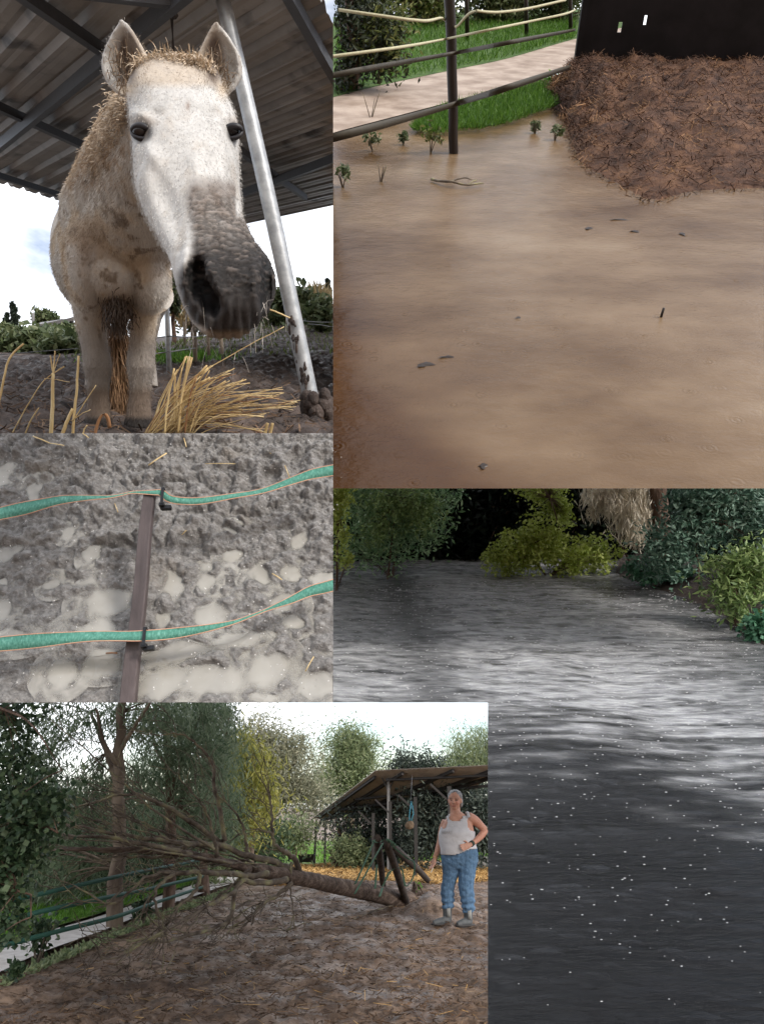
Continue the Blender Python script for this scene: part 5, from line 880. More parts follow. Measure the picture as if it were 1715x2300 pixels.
for x, lab in ((601, 'short cut straw standing right of the bundle, taller one'), (612, 'short cut straw standing right of the bundle, leaning one')): tag(obj('straw_stalk', stalk_mb([(x - 8, 985), (x, 950)], .008, [Yg] * 2), m_stalk, H), lab, 'straw', 'straw stalks in front of the horse')
def padxy(x0, x1, y0, y1):
    def f(rg, n): y = np.exp(rg.uniform(math.log(y0), math.log(y1), n)); x = rg.uniform(x0, x1, n) * y / 3; return np.c_[x, y, y * 0]
    return f
tag(obj('straw_litter', litter(H, padxy(-1.6, -.22, 2.85, 7), 2600, .07, .005, 11, lift=.01, tilt=.4, clip=cH, zf=z_pad), m_strawbrown, H, smooth=False, base=(0, 3, 0)), 'old straw bits trodden into the paddock mud', None, None, 'stuff')

# --- beyond the paddock
l_hill = leafmat('hill_shrub_leaf', [(.05, .075, .03), (.1, .13, .055), (.18, .2, .1)], .3); l_reed = leafmat('dry_reed', [(.3, .22, .1), (.45, .34, .18), (.55, .45, .27)], .3); l_cyp = leafmat('cypress_leaf', [(.012, .022, .014), (.03, .045, .03), (.05, .07, .05)], .2)
def hz_(x, Y): return H.z(H.at(x, 735, Y).x, Y)
def hshrub(name, lab, grp, x, y, rx, ry, Y, leaf, n, L, Wd, seed, droop=.1, up=0.0, cat='bush', tall=False):
    b = V((H.at(x, 735, Y).x, Y, hz_(x, Y))); tp = H.at(x, y - ry * .6, Y)
    return tree(H, name, lab, grp, b, [([b, b.lerp(tp, .5), tp], .05 * Y / 15, .015)], [B(H, x, y, Y, rx, ry, rx * Y / FPX * .8)] + ([] if tall else [B(H, x - rx * .4, y + ry * .3, Y, rx * .6, ry * .7, rx * Y / FPX * .5), B(H, x + rx * .4, y + ry * .2, Y, rx * .6, ry * .8, rx * Y / FPX * .5)]), m_bark, leaf, n, max(20, n // 30), rx * .16 * Y / FPX, L, Wd, droop=droop, up=up, clip=cH, cat=cat, seed=seed, shell=.1)
hshrub('shrub', 'leafy dark bush between the chest and the muzzle', 'shrubs beyond the paddock', 388, 650, 26, 50, 14, l_hill, 1800, .16, .07, 61)
hshrub('shrub', 'green hillside shrub between the muzzle and the pole', 'shrubs beyond the paddock', 650, 690, 62, 34, 16, l_hill, 4200, .2, .09, 62); hshrub('shrub', 'dull green shrub right of the pole, lower one', 'shrubs beyond the paddock', 735, 704, 46, 32, 14, l_hill, 2600, .18, .08, 63); hshrub('shrub', 'small shrub on the slope below the muzzle', 'shrubs beyond the paddock', 590, 715, 60, 20, 19, l_hill, 1800, .18, .08, 64); hshrub('shrub', 'small shrub on the slope left of the muzzle', 'shrubs beyond the paddock', 450, 715, 50, 22, 20, l_hill, 1800, .18, .08, 65)
hshrub('reeds', 'dry yellow reeds right of the pole', None, 722, 686, 40, 30, 17, l_reed, 2600, .5, .04, 66, up=2.2, cat='reeds'); hshrub('reeds', 'dry brown reeds behind the muzzle', None, 430, 690, 40, 26, 19, l_reed, 1500, .4, .05, 67, up=2.0, cat='reeds')
for k, (x, y, rx, ry, Y, lab) in enumerate([(34, 718, 7, 40, 30, 'slim dark cypress above the far shed at the left'), (736, 664, 7, 34, 30, 'slim dark cypress on the hill, right of two'), (718, 668, 7, 26, 30, 'slim dark cypress on the hill, left of two'), (17, 732, 7, 28, 30, 'shorter dark cypress left of the slim one')]): hshrub('cypress_tree', lab, 'cypresses on the skyline', x, y, rx, ry, Y, l_cyp, 1300, .22, .1, 70 + k, up=1.0, cat='tree', tall=True)
hshrub('olive_tree', 'pale olive tree at the left edge before the far shed', None, 12, 755, 30, 32, 22, l_hill, 2600, .2, .07, 75, cat='tree'); hshrub('shrub', 'brown-green hedge below the far shed, left part', 'shrubs beyond the paddock', 60, 768, 70, 15, 13, l_hill, 2400, .16, .08, 76); hshrub('shrub', 'green shrub against the far shed beside the foreleg', 'shrubs beyond the paddock', 150, 752, 28, 20, 14, l_hill, 2000, .16, .08, 77); hshrub('shrub', 'brown-green hedge below the far shed, right part', 'shrubs beyond the paddock', 150, 775, 60, 12, 12.5, l_hill, 2200, .16, .08, 78); hshrub('tree', 'round pale tree behind the far shed', None, 105, 715, 24, 22, 30, l_hill, 1200, .25, .1, 79, cat='tree')
fs_ = thing('far_shed', H, V((H.at(110, 735, 24).x, 24, H.z(-9, 24))), 'distant open shed with flat roof beyond the hedge at the left', 'shed'); s24 = 24 / FPX
A_ = [H.at(77, 731, 23), H.at(165, 712, 23), H.at(172, 712, 26), H.at(92, 724, 26)]
obj('roof', MB().add(A_ + [p - V((0, 0, .1)) for p in A_], [(0, 1, 2, 3), (7, 6, 5, 4), (0, 4, 5, 1), (1, 5, 6, 2), (2, 6, 7, 3), (3, 7, 4, 0)]), m_steel, H, fs_, smooth=False)
for x, t_ in ((80, 731), (105, 726), (130, 722), (160, 716)): a = H.at(x, t_, 23.2); obj('post', MB().beam(a, V((a.x, a.y, H.z(a.x, a.y))), .1, .1, V((0, 1, 0))), m_steeld, H, fs_, smooth=False)
A_ = [H.at(40, 768, 21), H.at(130, 756, 21), H.at(135, 748, 23), H.at(60, 758, 23)]; obj('lower_roof', MB().add(A_ + [p - V((0, 0, .15)) for p in A_], [(0, 1, 2, 3), (7, 6, 5, 4), (0, 4, 5, 1), (1, 5, 6, 2), (2, 6, 7, 3), (3, 7, 4, 0)]), m_steeld, H, fs_, smooth=False); obj('mast', MB().tube([H.at(75, 770, 25), H.at(75, 703, 25)], .05, 6), m_steel, H, fs_)
m_fpost = mat('weathered_fence_post', [(.35, (.16, .13, .1)), (.65, (.3, .25, .2))], scale=10, rough=.9, bump=.4, bscale=30, stretch=(1, 1, .3)); fpp = []
for k, (x, yb_, yt, w, lab) in enumerate([(380, 842, 645, .03, 'tall grey metal fence post right of the foreleg'), (438, 813, 745, .035, 'wooden fence post below the muzzle'), (415, 778, 722, .03, 'wooden fence post left of the muzzle, farther back'), (468, 778, 746, .025, 'short fence post below the mouth'), (497, 772, 750, .025, 'shortest fence post below the mouth'), (588, 760, 715, .03, 'fence post between the muzzle and the pole')]):
    b = H.g(x, yb_); tp = H.at(x - (7 if k == 0 else 1), yt, b.y); fpp.append((b, tp)); tag(obj('fence_post', MB().tube([b - V((0, 0, .1)), tp], w * .8, 8), m_galv if k == 0 else m_fpost, H), lab, 'post', 'paddock fence posts')
for k, (pts, lab) in enumerate([([(345, 795, 7.5), (381, 790, 6.6), (438, 782, 8.7)], 'lower wire between the paddock posts'), ([(350, 760, 8.5), (379, 755, 6.6), (438, 757, 8.7), (468, 750, 16)], 'upper wire between the paddock posts'), ([(600, 700, 18), (680, 720, 14), (748, 724, 12)], 'upper wire on the hillside behind the pole'), ([(590, 735, 18), (690, 728, 14), (748, 735, 12)], 'lower wire on the hillside behind the pole'), ([(-10, 797, 9), (80, 790, 10), (175, 783, 11)], 'wire along the hedge at the left')]):
    tag(obj('fence_wire', MB().tube(wob([H.at(*p) for p in pts], 12, 0), .006, 5), m_steel, H, clip=cH), lab, 'wire', 'paddock fence wires')
grass(H, 'grass', 'green grass tufts at the far edge of the paddock', lambda rg, n: (lambda y, x: np.c_[x, y, [H.z(a, b) for a, b in zip(x, y)]])(rg.uniform(10, 22, n), rg.uniform(-4.4, -.4, n) * 1.0), 2500, .09, leafmat('olive_grass', [(.07, .09, .025), (.13, .17, .045), (.2, .23, .09)], .3), 12, clip=cH, wd=.02)
grass(H, 'grass', 'bright tuft of grass behind the metal fence post', lambda rg, n: np.c_[rg.normal(H.g(385, 805).x, .35, n), rg.normal(H.g(385, 805).y, .5, n), np.zeros(n)], 1200, .14, l_grass, 13, clip=cH, wd=.014)
tag(obj('shade_net', MB().ribbon([H.at(x, 797 + 2 * math.sin(x), 16) for x in range(-20, 22, 6)], [V((0, 0, .1))] * 7, V((0, -1, 0)), .003), flat('green_net', (.05, .22, .18)), H), 'low strip of green netting at the far left edge', 'net')
# ------------------------------------------------------------ the trampled corner: stake and tapes
m_web = mat('green_webbing', [(.3, (.04, .15, .11)), (.55, (.075, .23, .175)), (.75, (.15, .33, .265))], scale=190, detail=2, rough=.6, bump=.6, bscale=260, bdist=.003, stretch=(1, .45, 1), bdetail=1); m_edge = flat('salmon_edge_thread', (.52, .28, .19), rough=.8)
cM = [('x', 1, 748), ('y', 1, 1578)]
def m3(x, y, dz): return M.g(*zp(x, y), dz)
def webtape(pts, lab):
    """pts: (x, y, half width, height) in the enlarged view of this corner."""
    A = wob([m3(x, y, h) for x, y, w, h in pts], 70, 0); Wd = np.interp(np.linspace(0, 1, 70), np.linspace(0, 1, len(pts)), [w for x, y, w, h in pts]); t = thing('fence_tape', M, A[35], lab, 'fence tape', 'green tapes across the mud')
    u = (m3(800, 700, 0) - m3(800, 720, 0)).length / 20; d = V((0, 1, 0)); ws = []
    for i, a in enumerate(A): tn = (A[min(i + 1, 69)] - A[max(i - 1, 0)]).normalized(); s = V((-tn.y, tn.x, 0)).normalized(); ws.append(s * (Wd[i] * u) + V((0, 0, .35 * math.sin(i * .21)) ) * (Wd[i] * u))
    obj('webbing', MB().ribbon(A, ws, V((0, 0, 1)), .0007), m_web, M, t, clip=cM)
    for s in (-1, 1): obj('edge_thread', MB().tube([a + w * s for a, w in zip(A, ws)], .0016, 5), m_edge, M, t, clip=cM)
    return t
webtape([(-90, 428, 27, .2), (0, 405, 26, .2), (150, 372, 26, .2), (300, 338, 22, .2), (450, 326, 21, .2), (540, 322, 16, .2), (600, 312, 10, .2), (650, 300, 5, .2), (700, 300, 9, .2), (760, 300, 14, .205), (800, 302, 14, .2), (835, 330, 15, .19), (900, 342, 15, .185), (1000, 341, 15, .18), (1150, 318, 17, .18), (1300, 292, 19, .18), (1450, 240, 20, .18), (1550, 208, 22, .18), (1680, 185, 23, .18)], 'upper green webbing tape fixed to the top of the stake')
webtape([(-90, 1056, 27, .1), (0, 1050, 26, .1), (200, 1032, 26, .1), (450, 1012, 25, .1), (690, 1010, 24, .115), (850, 998, 22, .1), (1000, 976, 21, .1), (1150, 944, 18, .1), (1250, 908, 13, .1), (1350, 868, 8, .1), (1440, 832, 6, .1), (1530, 790, 16, .1), (1600, 772, 21, .1), (1690, 748, 22, .1)], 'lower green webbing tape crossing the stake nearer its foot')
m_wood = mat('dark_wet_stake', [(.3, (.045, .034, .034)), (.55, (.088, .068, .067)), (.75, (.14, .115, .112))], scale=14, detail=8, rough=.55, bump=.5, bscale=30, bdist=.006, stretch=(1, .12, 1), spec=.4)
sk_ = thing('fence_stake', M, m3(637, 1340, 0), 'dark square wooden stake leaning over the mud, holding both tapes', 'stake'); a = m3(742, 308, .185); b = m3(636, 1352, .02); ax = (b - a).normalized(); sd = ax.cross(V((0, 0, 1))).normalized(); nr2 = sd.cross(ax)
vs = []; prof = [(-1, -.75), (-.85, -1), (.85, -1), (1, -.75), (1, .75), (.85, 1), (-.85, 1), (-1, .75)]
for i in range(16):
    t = i / 15; c_ = a.lerp(b, t) + sd * .002 * math.sin(t * 9); w = .0175 + .0045 * t
    for (p, q) in prof: vs.append(c_ + sd * p * w + nr2 * q * w * .8)
obj('shaft', MB().add(vs, [(i * 8 + k, i * 8 + (k + 1) % 8, (i + 1) * 8 + (k + 1) % 8, (i + 1) * 8 + k) for i in range(15) for k in range(8)] + [tuple(range(8))[::-1], tuple(120 + k for k in range(8))]), m_wood, M, sk_, smooth=False, clip=cM)
m_ins = flat('black_plastic_clip', (.012, .012, .014), rough=.4)
for (x, y, h, tl) in ((805, 322, .2, 40), (716, 1016, .115, 44)):
    c_ = m3(x, y, h); v = (m3(x - 4, y + tl, h) - m3(x + 4, y - tl, h)); u = V((v.y, -v.x, 0)).normalized(); mb = MB(); mb.box(c_ + V((0, 0, .006)), (.008, v.length, .006), u, v.normalized(), V((0, 0, 1))); mb.box(c_ + v * .48 + V((0, 0, -.008)), (.016, .01, .03), u, v.normalized(), V((0, 0, 1))); mb.box(c_ - v * .48 + V((0, 0, -.008)), (.01, .006, .03), u, v.normalized(), V((0, 0, 1))); mb.box(c_ + v * .55 - u * .012 + V((0, 0, -.012)), (.03, .012, .014), u, v.normalized(), V((0, 0, 1))); obj('insulator', mb, m_ins, M, sk_, smooth=False)
for k, (p, q, w, lab) in enumerate([((735, 165), (825, 105), .005, 'pale straw above the stake top'), ((900, 510), (965, 445), .0028, 'bent thin straw right of the stake'), ((965, 445), (985, 460), .002, 'short end of the bent straw right of the stake'), ((1345, 700), (1395, 732), .003, 'short straw beside the right-hand hoof puddle'), ((1510, 1185), (1552, 1112), .0028, 'thin straw at the lower right puddle'), ((1400, 145), (1432, 225), .0025, 'thin straw above the upper tape at the right'), ((165, 22), (245, 55), .004, 'pale straw at the upper left'), ((245, 55), (350, 75), .003, 'second straw at the upper left, darker'), ((560, 335), (585, 398), .002, 'thin twig left of the stake top'), ((910, 30), (922, 75), .003, 'short straw at the upper middle'), ((525, 1095), (582, 1095), .004, 'brown chip of wood left of the stake foot'), ((1000, 158), (1170, 158), .002, 'long thin grass stem above the upper tape'), ((410, 8), (440, 30), .003, 'straw end at the top edge'), ((1310, 75), (1340, 108), .0025, 'short straw at the upper right')]):
    tag(obj('straw', MB().tube([m3(*p, .018), m3((p[0] + q[0]) / 2, (p[1] + q[1]) / 2 - 2, .022), m3(*q, .018)], w * .62, 6, flat=.5), m_stalk if k != 10 else m_stalkb, M), lab, 'straw', 'straws on the grey mud')
tag(obj('pebbles', (lambda rg: (lambda P: leaf_quads(P, rg.normal(size=(len(P), 3)), .005, .004, rg))(np.c_[rg.uniform(a0.x, a1.x, 900), rg.uniform(a1.y + .02, a0.y - .02, 900), rg.uniform(.004, .02, 900)]))(np.random.default_rng(3)), flat('pale_grit', (.6, .58, .56)), M, smooth=False, base=tuple(a1)), 'pale grit scattered over the grey mud', None, None, 'stuff')
bpy.data.objects['pebbles'].data.update()
# ------------------------------------------------------------ the flooded corner: fence, wall, straw heap, bushes
m_fp = flat('wet_dark_post', (.022, .016, .013), rough=.5); m_rail = flat('dark_fence_tape', (.05, .042, .03), rough=.6); m_rope = flat('pale_fence_rope', (.42, .39, .26), rough=.8); m_black = mat('black_painted_sheet', [(.4, (.004, .004, .006)), (.6, (.010, .009, .012))], scale=2, rough=.5, bump=.1, bscale=6, spec=.25)
def fg(px, py, dz=0.0): return Fl.g(px, py, dz)
b = fg(1021, 344); pF = tag(obj('fence_post', MB().tube(wob([b - V((0, 0, .15)), Fl.at(1016, 200, b.y), Fl.at(1006, -60, b.y)], 10, .004), lerp(.042, .046, 10), 12), m_fp, Fl), 'dark fence post standing in the flood water', 'post', 'posts round the flooded corner')
for x, yb_, lab in ((1049, 98, 'thin post beyond the pale path, left one'), (1182, 88, 'thin post beyond the pale path, right one'), (1281, 80, 'thin post beside the black wall')):
    c_ = fg(x, yb_); tag(obj('fence_post', MB().tube([c_, Fl.at(x - 3, -80, c_.y)], .04, 8), m_fp, Fl), lab, 'post', 'posts round the flooded corner')
yw = fg(1300, 198).y; yb_ = b.y
def run(pts, w, lab, mm, sag=0, flat_=True):
    p = wob([Fl.at(x, y, Y) for x, y, Y in pts], 40, 0)
    o = obj('fence_tape' if flat_ else 'fence_rope', MB().ribbon(p, [V((0, .003, w))] * 40, V((.3, -1, 0)), .002) if flat_ else MB().tube(p, w, 6), mm, Fl, clip=cF); return tag(o, lab, 'fence line', 'fence lines over the flood')
run([(735, 313, 4.6), (860, 280, 4.9), (1021, 234, yb_ - .05), (1160, 190, 6.2), (1291, 146, yw)], .022, 'lowest dark tape of the fence over the flood water', m_rail); run([(735, 172, 4.7), (831, 153, 4.9), (1021, 119, yb_ - .05), (1160, 92, 6.2), (1291, 67, yw)], .014, 'second dark tape of the fence over the path', m_rail)
run([(735, 128, 4.7), (906, 105, 5.1), (998, 88, yb_), (1079, 71, 5.9), (1200, 46, 6.7), (1269, 31, 7.2), (1291, 22, yw)], .009, 'lower pale rope of the fence', m_rope, flat_=False); run([(760, 22, 5), (845, 34, 5), (950, 47, 5.3), (994, 41, yb_), (1021, 61, yb_), (1059, 27, 5.8), (1110, 28, 6.1), (1181, 20, 6.7), (1269, 0, 7.2)], .009, 'upper pale rope of the fence, kinked beside the post', m_rope, flat_=False)
# black wall of a shed
wl_ = thing('shed_wall', Fl, fg(1300, 198), 'black shed wall with two small lit holes behind the straw heap', 'wall'); A_ = Fl.at(1290, 200, yw); A_.z = -.1; X0 = A_.x; X1 = 6.0; zt = Fl.at(1290, -80, yw).z
def hole(px, py): p = Fl.at(px, py, yw); return p
hs = [hole(1391, 61), hole(1448, 45)]; xsx = [X0, hs[0].x - .025, hs[0].x + .025, hs[1].x - .02, hs[1].x + .02, X1]
# sheets with gaps left for the two holes
for i in range(5):
    if i in (1, 3):
        h = hs[0 if i == 1 else 1]; d = .055 if i == 1 else .05
        for z0, z1 in ((-.1, h.z - d), (h.z + d, zt)): obj('wall_sheet', MB().box(((xsx[i] + xsx[i + 1]) / 2, yw, (z0 + z1) / 2), (xsx[i + 1] - xsx[i], .03, z1 - z0)), m_black, Fl, wl_, smooth=False)
    else: obj('wall_sheet', MB().box(((xsx[i] + xsx[i + 1]) / 2, yw, (zt - .1) / 2), (xsx[i + 1] - xsx[i], .03, zt + .1)), m_black, Fl, wl_, smooth=False)
obj('corner_post', MB().box((X0 - .03, yw - .02, (zt - .1) / 2), (.07, .07, zt + .1)), m_black, Fl, wl_, smooth=False)
# straw heap
def heap_in(x, y):
    c0 = fg(1530, 300); return (x - c0.x) / 1.0, (y - c0.y)
hl = [(1235, 225), (1275, 290), (1300, 365), (1370, 408), (1460, 452), (1560, 432), (1650, 428), (1800, 425)]; hh = [(1235, 215), (1290, 188), (1340, 186), (1400, 184), (1480, 184), (1560, 184), (1650, 184), (1800, 184)]
La = wob([fg(*p) for p in hl], 90, .012); Ha = wob([fg(*p) for p in hh], 90, 0); P = []
for i in range(90):
    for j in range(40):
        t = j / 39; q = La[i].lerp(Ha[i], t); z = .30 * math.sin(min(1, t * 1.5) * math.pi / 2) * min(1, i / 22) + .05 * math.sin(i * .4 + j * .3) * math.sin(math.pi * t); P.append((q.x, q.y, z - .01))
P = np.array(P); P[:, 2] += np.abs(fbm(P * 3.2, 4)) * .2 * np.tile(np.minimum(1, np.arange(40) / 8), 90); m_heap = mat('brown_manure_straw', [(.3, (.02, .009, .006)), (.5, (.075, .034, .018)), (.72, (.17, .085, .042))], scale=3.6, detail=9, nrough=.7, rough=.85, bump=1, bscale=12, bdist=.05)
hp_ = thing('straw_heap', Fl, fg(1500, 440), 'heap of wet reddish-brown straw in front of the black wall', 'straw heap'); obj('heap', MB().grid(P, 90, 40), m_heap, Fl, hp_)
m_hs = mat('heap_straw', [(.36, (.022, .010, .007)), (.52, (.085, .04, .02)), (.66, (.24, .13, .06))], scale=1.7, detail=7, rough=.8, island=.6); rg = np.random.default_rng(4)
def onheap(rg, n): i = rg.integers(0, len(P), n); return P[i] + rg.normal(0, .03, (n, 3)) * np.array([1, 1, .3])
obj('straw', litter(Fl, onheap, 16000, .085, .0055, 31, lift=.015, tilt=.5), m_hs, Fl, hp_, smooth=False, kind='stuff')
l_f = leafmat('pale_green_leaf', [(.03, .05, .012), (.1, .13, .03), (.24, .24, .08)], .4); l_fd = leafmat('dark_wet_leaf', [(.008, .014, .006), (.02, .03, .012), (.05, .06, .025)], .25)  # pale green for the sprays, dark green for the tree
l_fgr = leafmat('wet_grass_blade', [(.03, .085, .008), (.07, .16, .016), (.13, .24, .035)], .35)
# trees behind the fence
ty = fg(800, 205).y
bt = fg(792, 205); tree(Fl, 'evergreen_tree', 'dark leafy tree hanging over the path at the left', None, bt, [([bt, Fl.at(792, 100, ty), Fl.at(790, -60, ty)], .1, .07), ([Fl.at(792, 90, ty), Fl.at(850, 60, ty)], .03, .01), ([Fl.at(792, 120, ty), Fl.at(765, 90, ty)], .03, .01)], [B(Fl, 780, 110, ty, 50, 90, .35), B(Fl, 840, 80, ty - .2, 55, 60, .3), B(Fl, 860, 120, ty - .2, 40, 45, .3), B(Fl, 775, 190, ty - .2, 40, 40, .3), B(Fl, 800, 10, ty, 70, 50, .4)], m_bark, l_fd, 3600, 150, .08, .09, .035, droop=.3, clip=cF, seed=81, shell=.1)
b2 = fg(850, 195); tree(Fl, 'shrub', 'light green leafy sprays beside the dark tree', None, b2, [([b2, Fl.at(855, 60, b2.y)], .02, .008)], [B(Fl, 850, 75, ty - .3, 50, 45, .2), B(Fl, 875, 110, ty - .3, 30, 35, .2), B(Fl, 900, 60, ty, 30, 40, .2)], m_bark, l_f, 900, 70, .06, .085, .03, clip=cF, seed=82, cat='bush', shell=.1)
for k, (x, yb2, w, lab) in enumerate([(925, 60, 20, 'shadowy trunk behind the fence, leftmost'), (1100, 52, 16, 'shadowy trunk behind the fence, in the middle'), (1235, 46, 18, 'shadowy trunk behind the fence beside the black wall')]):
    c_ = fg(x, yb2); Yt = c_.y; tree(Fl, 'tree', lab, 'trees behind the flood fence', c_, [([c_, Fl.at(x + 5, -20, Yt), Fl.at(x + 2, -160, Yt)], .1, .07)], [B(Fl, x, -5, Yt, 60, 38, .5), B(Fl, x - 50, -20, Yt, 60, 40, .5), B(Fl, x + 50, 5, Yt, 50, 34, .5)], m_bark, l_mid if k != 0 else l_f, 3000, 90, .16, .14, .05, clip=cF, seed=83 + k, droop=.3, shell=.1)
hg = Fl.g(1050, 20); Yh = Fl.g(1050, 52).y
for k, (x, lab) in enumerate([(800, 'dim hedge behind the flood fence, left part'), (960, 'dim hedge behind the flood fence, left of the middle'), (1120, 'dim hedge behind the flood fence, right of the middle'), (1260, 'dim hedge behind the flood fence, right part')]):
    c_ = Fl.at(x, 0, Yh); c_.z = 0; tree(Fl, 'hedge', lab, 'hedge behind the flood fence', c_, [([c_, c_ + V((0, 0, .8))], .05, .03)], [(tuple(c_ + V((0, 0, 1.0))), (.9, .5, 1.1))], m_bark, l_hill, 4500, 120, .14, .13, .05, clip=cF, seed=90 + k, cat='hedge', shell=.1)
grass(Fl, 'grass', 'bright grass on the verge between the flood and the path', between(Fl, [(925, 302), (985, 308), (1040, 302), (1110, 294), (1200, 264), (1300, 225)], [(945, 284), (985, 258), (1050, 236), (1130, 218), (1210, 196), (1300, 172)], .03), 12000, .1, l_fgr, 21, wd=.008, lean=.6)
grass(Fl, 'grass', 'green grass on the bank beyond the path', between(Fl, [(755, 220), (850, 196), (1000, 164), (1140, 134), (1289, 90)], [(755, 70), (850, 62), (1000, 52), (1140, 48), (1289, 45)], .03), 12000, .12, l_fgr, 22, clip=cF, wd=.012)
for px_, py_, h_, lab, br, sd_ in [(966, 342, .2, 'pale leafy weed standing in the water beside the fence post', False, 51), (838, 340, .16, 'flattened grey weeds in the flood, left of the post', False, 52), (855, 408, .14, 'dark twiggy weed sticking out of the flood at the left', True, 53), (1245, 315, .14, 'grey weeds at the left foot of the straw heap', False, 54), (1200, 300, .1, 'small weeds at the water edge near the heap', False, 55), (1228, 210, .22, 'grass clump under the fence beside the wall', False, 56), (770, 420, .16, 'dim weeds at the left edge of the flood', False, 57), (905, 325, .1, 'low weeds between the post and the left weeds', False, 58), (833, 270, .3, 'drooping bare shoots on the path under the dark tree', True, 59)]:
    weed(Fl, px_, py_, h_, 70, .06, .022, {51: l_f, 56: l_grass}.get(sd_, l_hill), lab, sd_, clip=cF, bare=br, stem=.006)
m_leafd = flat('dead_wet_leaf', (.02, .011, .006), rough=.35)
for k, (x, y, rx, ry, lab) in enumerate([(952, 818, 26, 9, 'dark sodden leaf in the water at the lower left'), (1000, 800, 22, 5, 'thin dark leaf right above the sodden one'), (1390, 492, 26, 5, 'dark floating leaf below the straw heap, left'), (1425, 518, 14, 5, 'small floating leaf under the heap'), (1532, 525, 9, 8, 'small curled floating leaf at the right'), (1084, 1046, 13, 7, 'small brown leaf near the bottom edge of the flood'), (1320, 512, 12, 6, 'tiny floating leaf in the middle of the flood'), (1162, 712, 8, 4, 'speck of leaf in the middle of the flood')]):
    c_ = fg(x, y, .006); s = (fg(x + 10, y) - fg(x, y)).length / 10; mb = MB(); n_ = 12; mb.add([c_ + V((0, 0, .002))] + [c_ + V((math.cos(a) * rx * s * (.7 + .3 * math.cos(3 * a + k)), math.sin(a) * ry * s * 1.6 * (.7 + .4 * math.sin(2 * a + k)), .003 * math.sin(2 * a) - .002)) for a in np.linspace(0, 2 * math.pi, n_, endpoint=False)], [(0, i + 1, (i + 1) % n_ + 1) for i in range(n_)]); tag(obj('floating_leaf', mb, m_leafd, Fl), lab, 'leaf', 'leaves floating on the flood')
c_ = fg(1483, 712); tag(obj('twig', MB().tube([c_ - V((0, 0, .02)), c_ + V((.004, .0, .05))], .007, 6), m_fp, Fl), 'short dark twig standing upright in the flood', 'twig')
tag(obj('broken_branch', MB().tube(wob([fg(968, 402, .02), fg(1010, 408, .04), fg(1050, 414, .03), fg(1085, 412, .02)], 12, .006), lerp(.012, .006, 12), 6).tube(wob([fg(1010, 408, .04), fg(1040, 400, .05), fg(1060, 404, .02)], 8, .004), lerp(.009, .004, 8), 6).tube(wob([fg(1050, 414, .03), fg(1070, 404, .04)], 6, .004), .005, 6), m_twig, Fl), 'broken branch lying in the flood below the post', 'branch')
dr = MB(); rg = np.random.default_rng(17)
for k in range(0):
    x = rg.uniform(760, 1700); y = rg.uniform(470, 1090); c_ = fg(x, y, .004); r = rg.uniform(.003, .008) * (1.4 if rg.random() < .1 else 1); vs = []
    for i in range(10):
        a = 2 * math.pi * i / 10; vs += [c_ + V((math.cos(a) * r * .8, math.sin(a) * r * .8, 0)), c_ + V((math.cos(a) * r, math.sin(a) * r, .0012)), c_ + V((math.cos(a) * r * 1.25, math.sin(a) * r * 1.25, 0))]
    dr.add(vs, [(i * 3 + j, i * 3 + j + 1, ((i + 1) % 10) * 3 + j + 1, ((i + 1) % 10) * 3 + j) for i in range(10) for j in (0, 1)])
if dr.n: tag(obj('raindrop_rings', dr, m_flood, Fl, attr=np.ones((dr.n, 3))), 'small rings of raindrops on the flood water', None, None, 'stuff')
# ------------------------------------------------------------ bushes round the wet road
l_n1 = leafmat('night_lit_leaf', [(.09, .15, .05), (.2, .3, .1), (.38, .48, .2)], .3); l_n2 = leafmat('yellow_green_bush_leaf', [(.26, .34, .05), (.42, .5, .1), (.6, .66, .24)], .3); l_n3 = leafmat('blue_green_leaf', [(.03, .075, .05), (.09, .17, .12), (.22, .32, .25)], .2); l_n4 = leafmat('night_black_leaf', [(.002, .004, .003), (.005, .009, .006), (.012, .02, .012)], .05, spec=.1); l_pale = leafmat('pale_hanging_straw', [(.55, .48, .37), (.72, .65, .53), (.82, .76, .66)], .2); l_teal = leafmat('teal_herb_leaf', [(.03, .10, .055), (.07, .2, .11), (.15, .32, .2)], .25)
l_nh = leafmat('fresh_hedge_leaf', [(.09, .18, .08), (.22, .36, .17), (.42, .56, .34)], .3)
def ng(px, py): return N.g(px, py)
def nb(name, lab, grp, blobs, leaf, n, L, Wd, seed, foot, droop=.1, cat='bush', spread=.1, up=0, trunk=.02, bark=None):
    b = ng(*foot); Y = b.y; return tree(N, name, lab, grp, b, [([b - V((0, 0, .05)), N.at(blobs[0][0], blobs[0][1], Y)], trunk, trunk * .4)], [B(N, x, y, Y + d, rx, ry, rx * Y / FPX * .8) for x, y, rx, ry, d in blobs], bark or m_bark, leaf, n, max(30, n // 26), spread, L, Wd, droop=droop, seed=seed, shell=.1, cat=cat, up=up)
nb('hedge', 'dark green leafy hedge left of the wet road', 'bushes round the road', [(900, 1180, 110, 80, 0), (840, 1120, 110, 60, .3), (960, 1130, 80, 60, .3), (820, 1220, 80, 70, -.2)], l_nh, 7000, .11, .035, 101, (880, 1292), spread=.14); nb('bush', 'lighter green sprays at the top of the left hedge', 'bushes round the road', [(890, 1120, 80, 50, -.5), (940, 1150, 60, 50, -.5), (850, 1180, 60, 50, -.5)], l_n1, 2200, .1, .03, 102, (870, 1296), spread=.1); nb('bush', 'bright yellow-green shoots at the left border of the road', 'bushes round the road', [(758, 1150, 26, 60, 0), (765, 1240, 22, 60, 0), (760, 1110, 40, 40, 0)], l_n2, 1500, .09, .03, 103, (755, 1325), spread=.06)
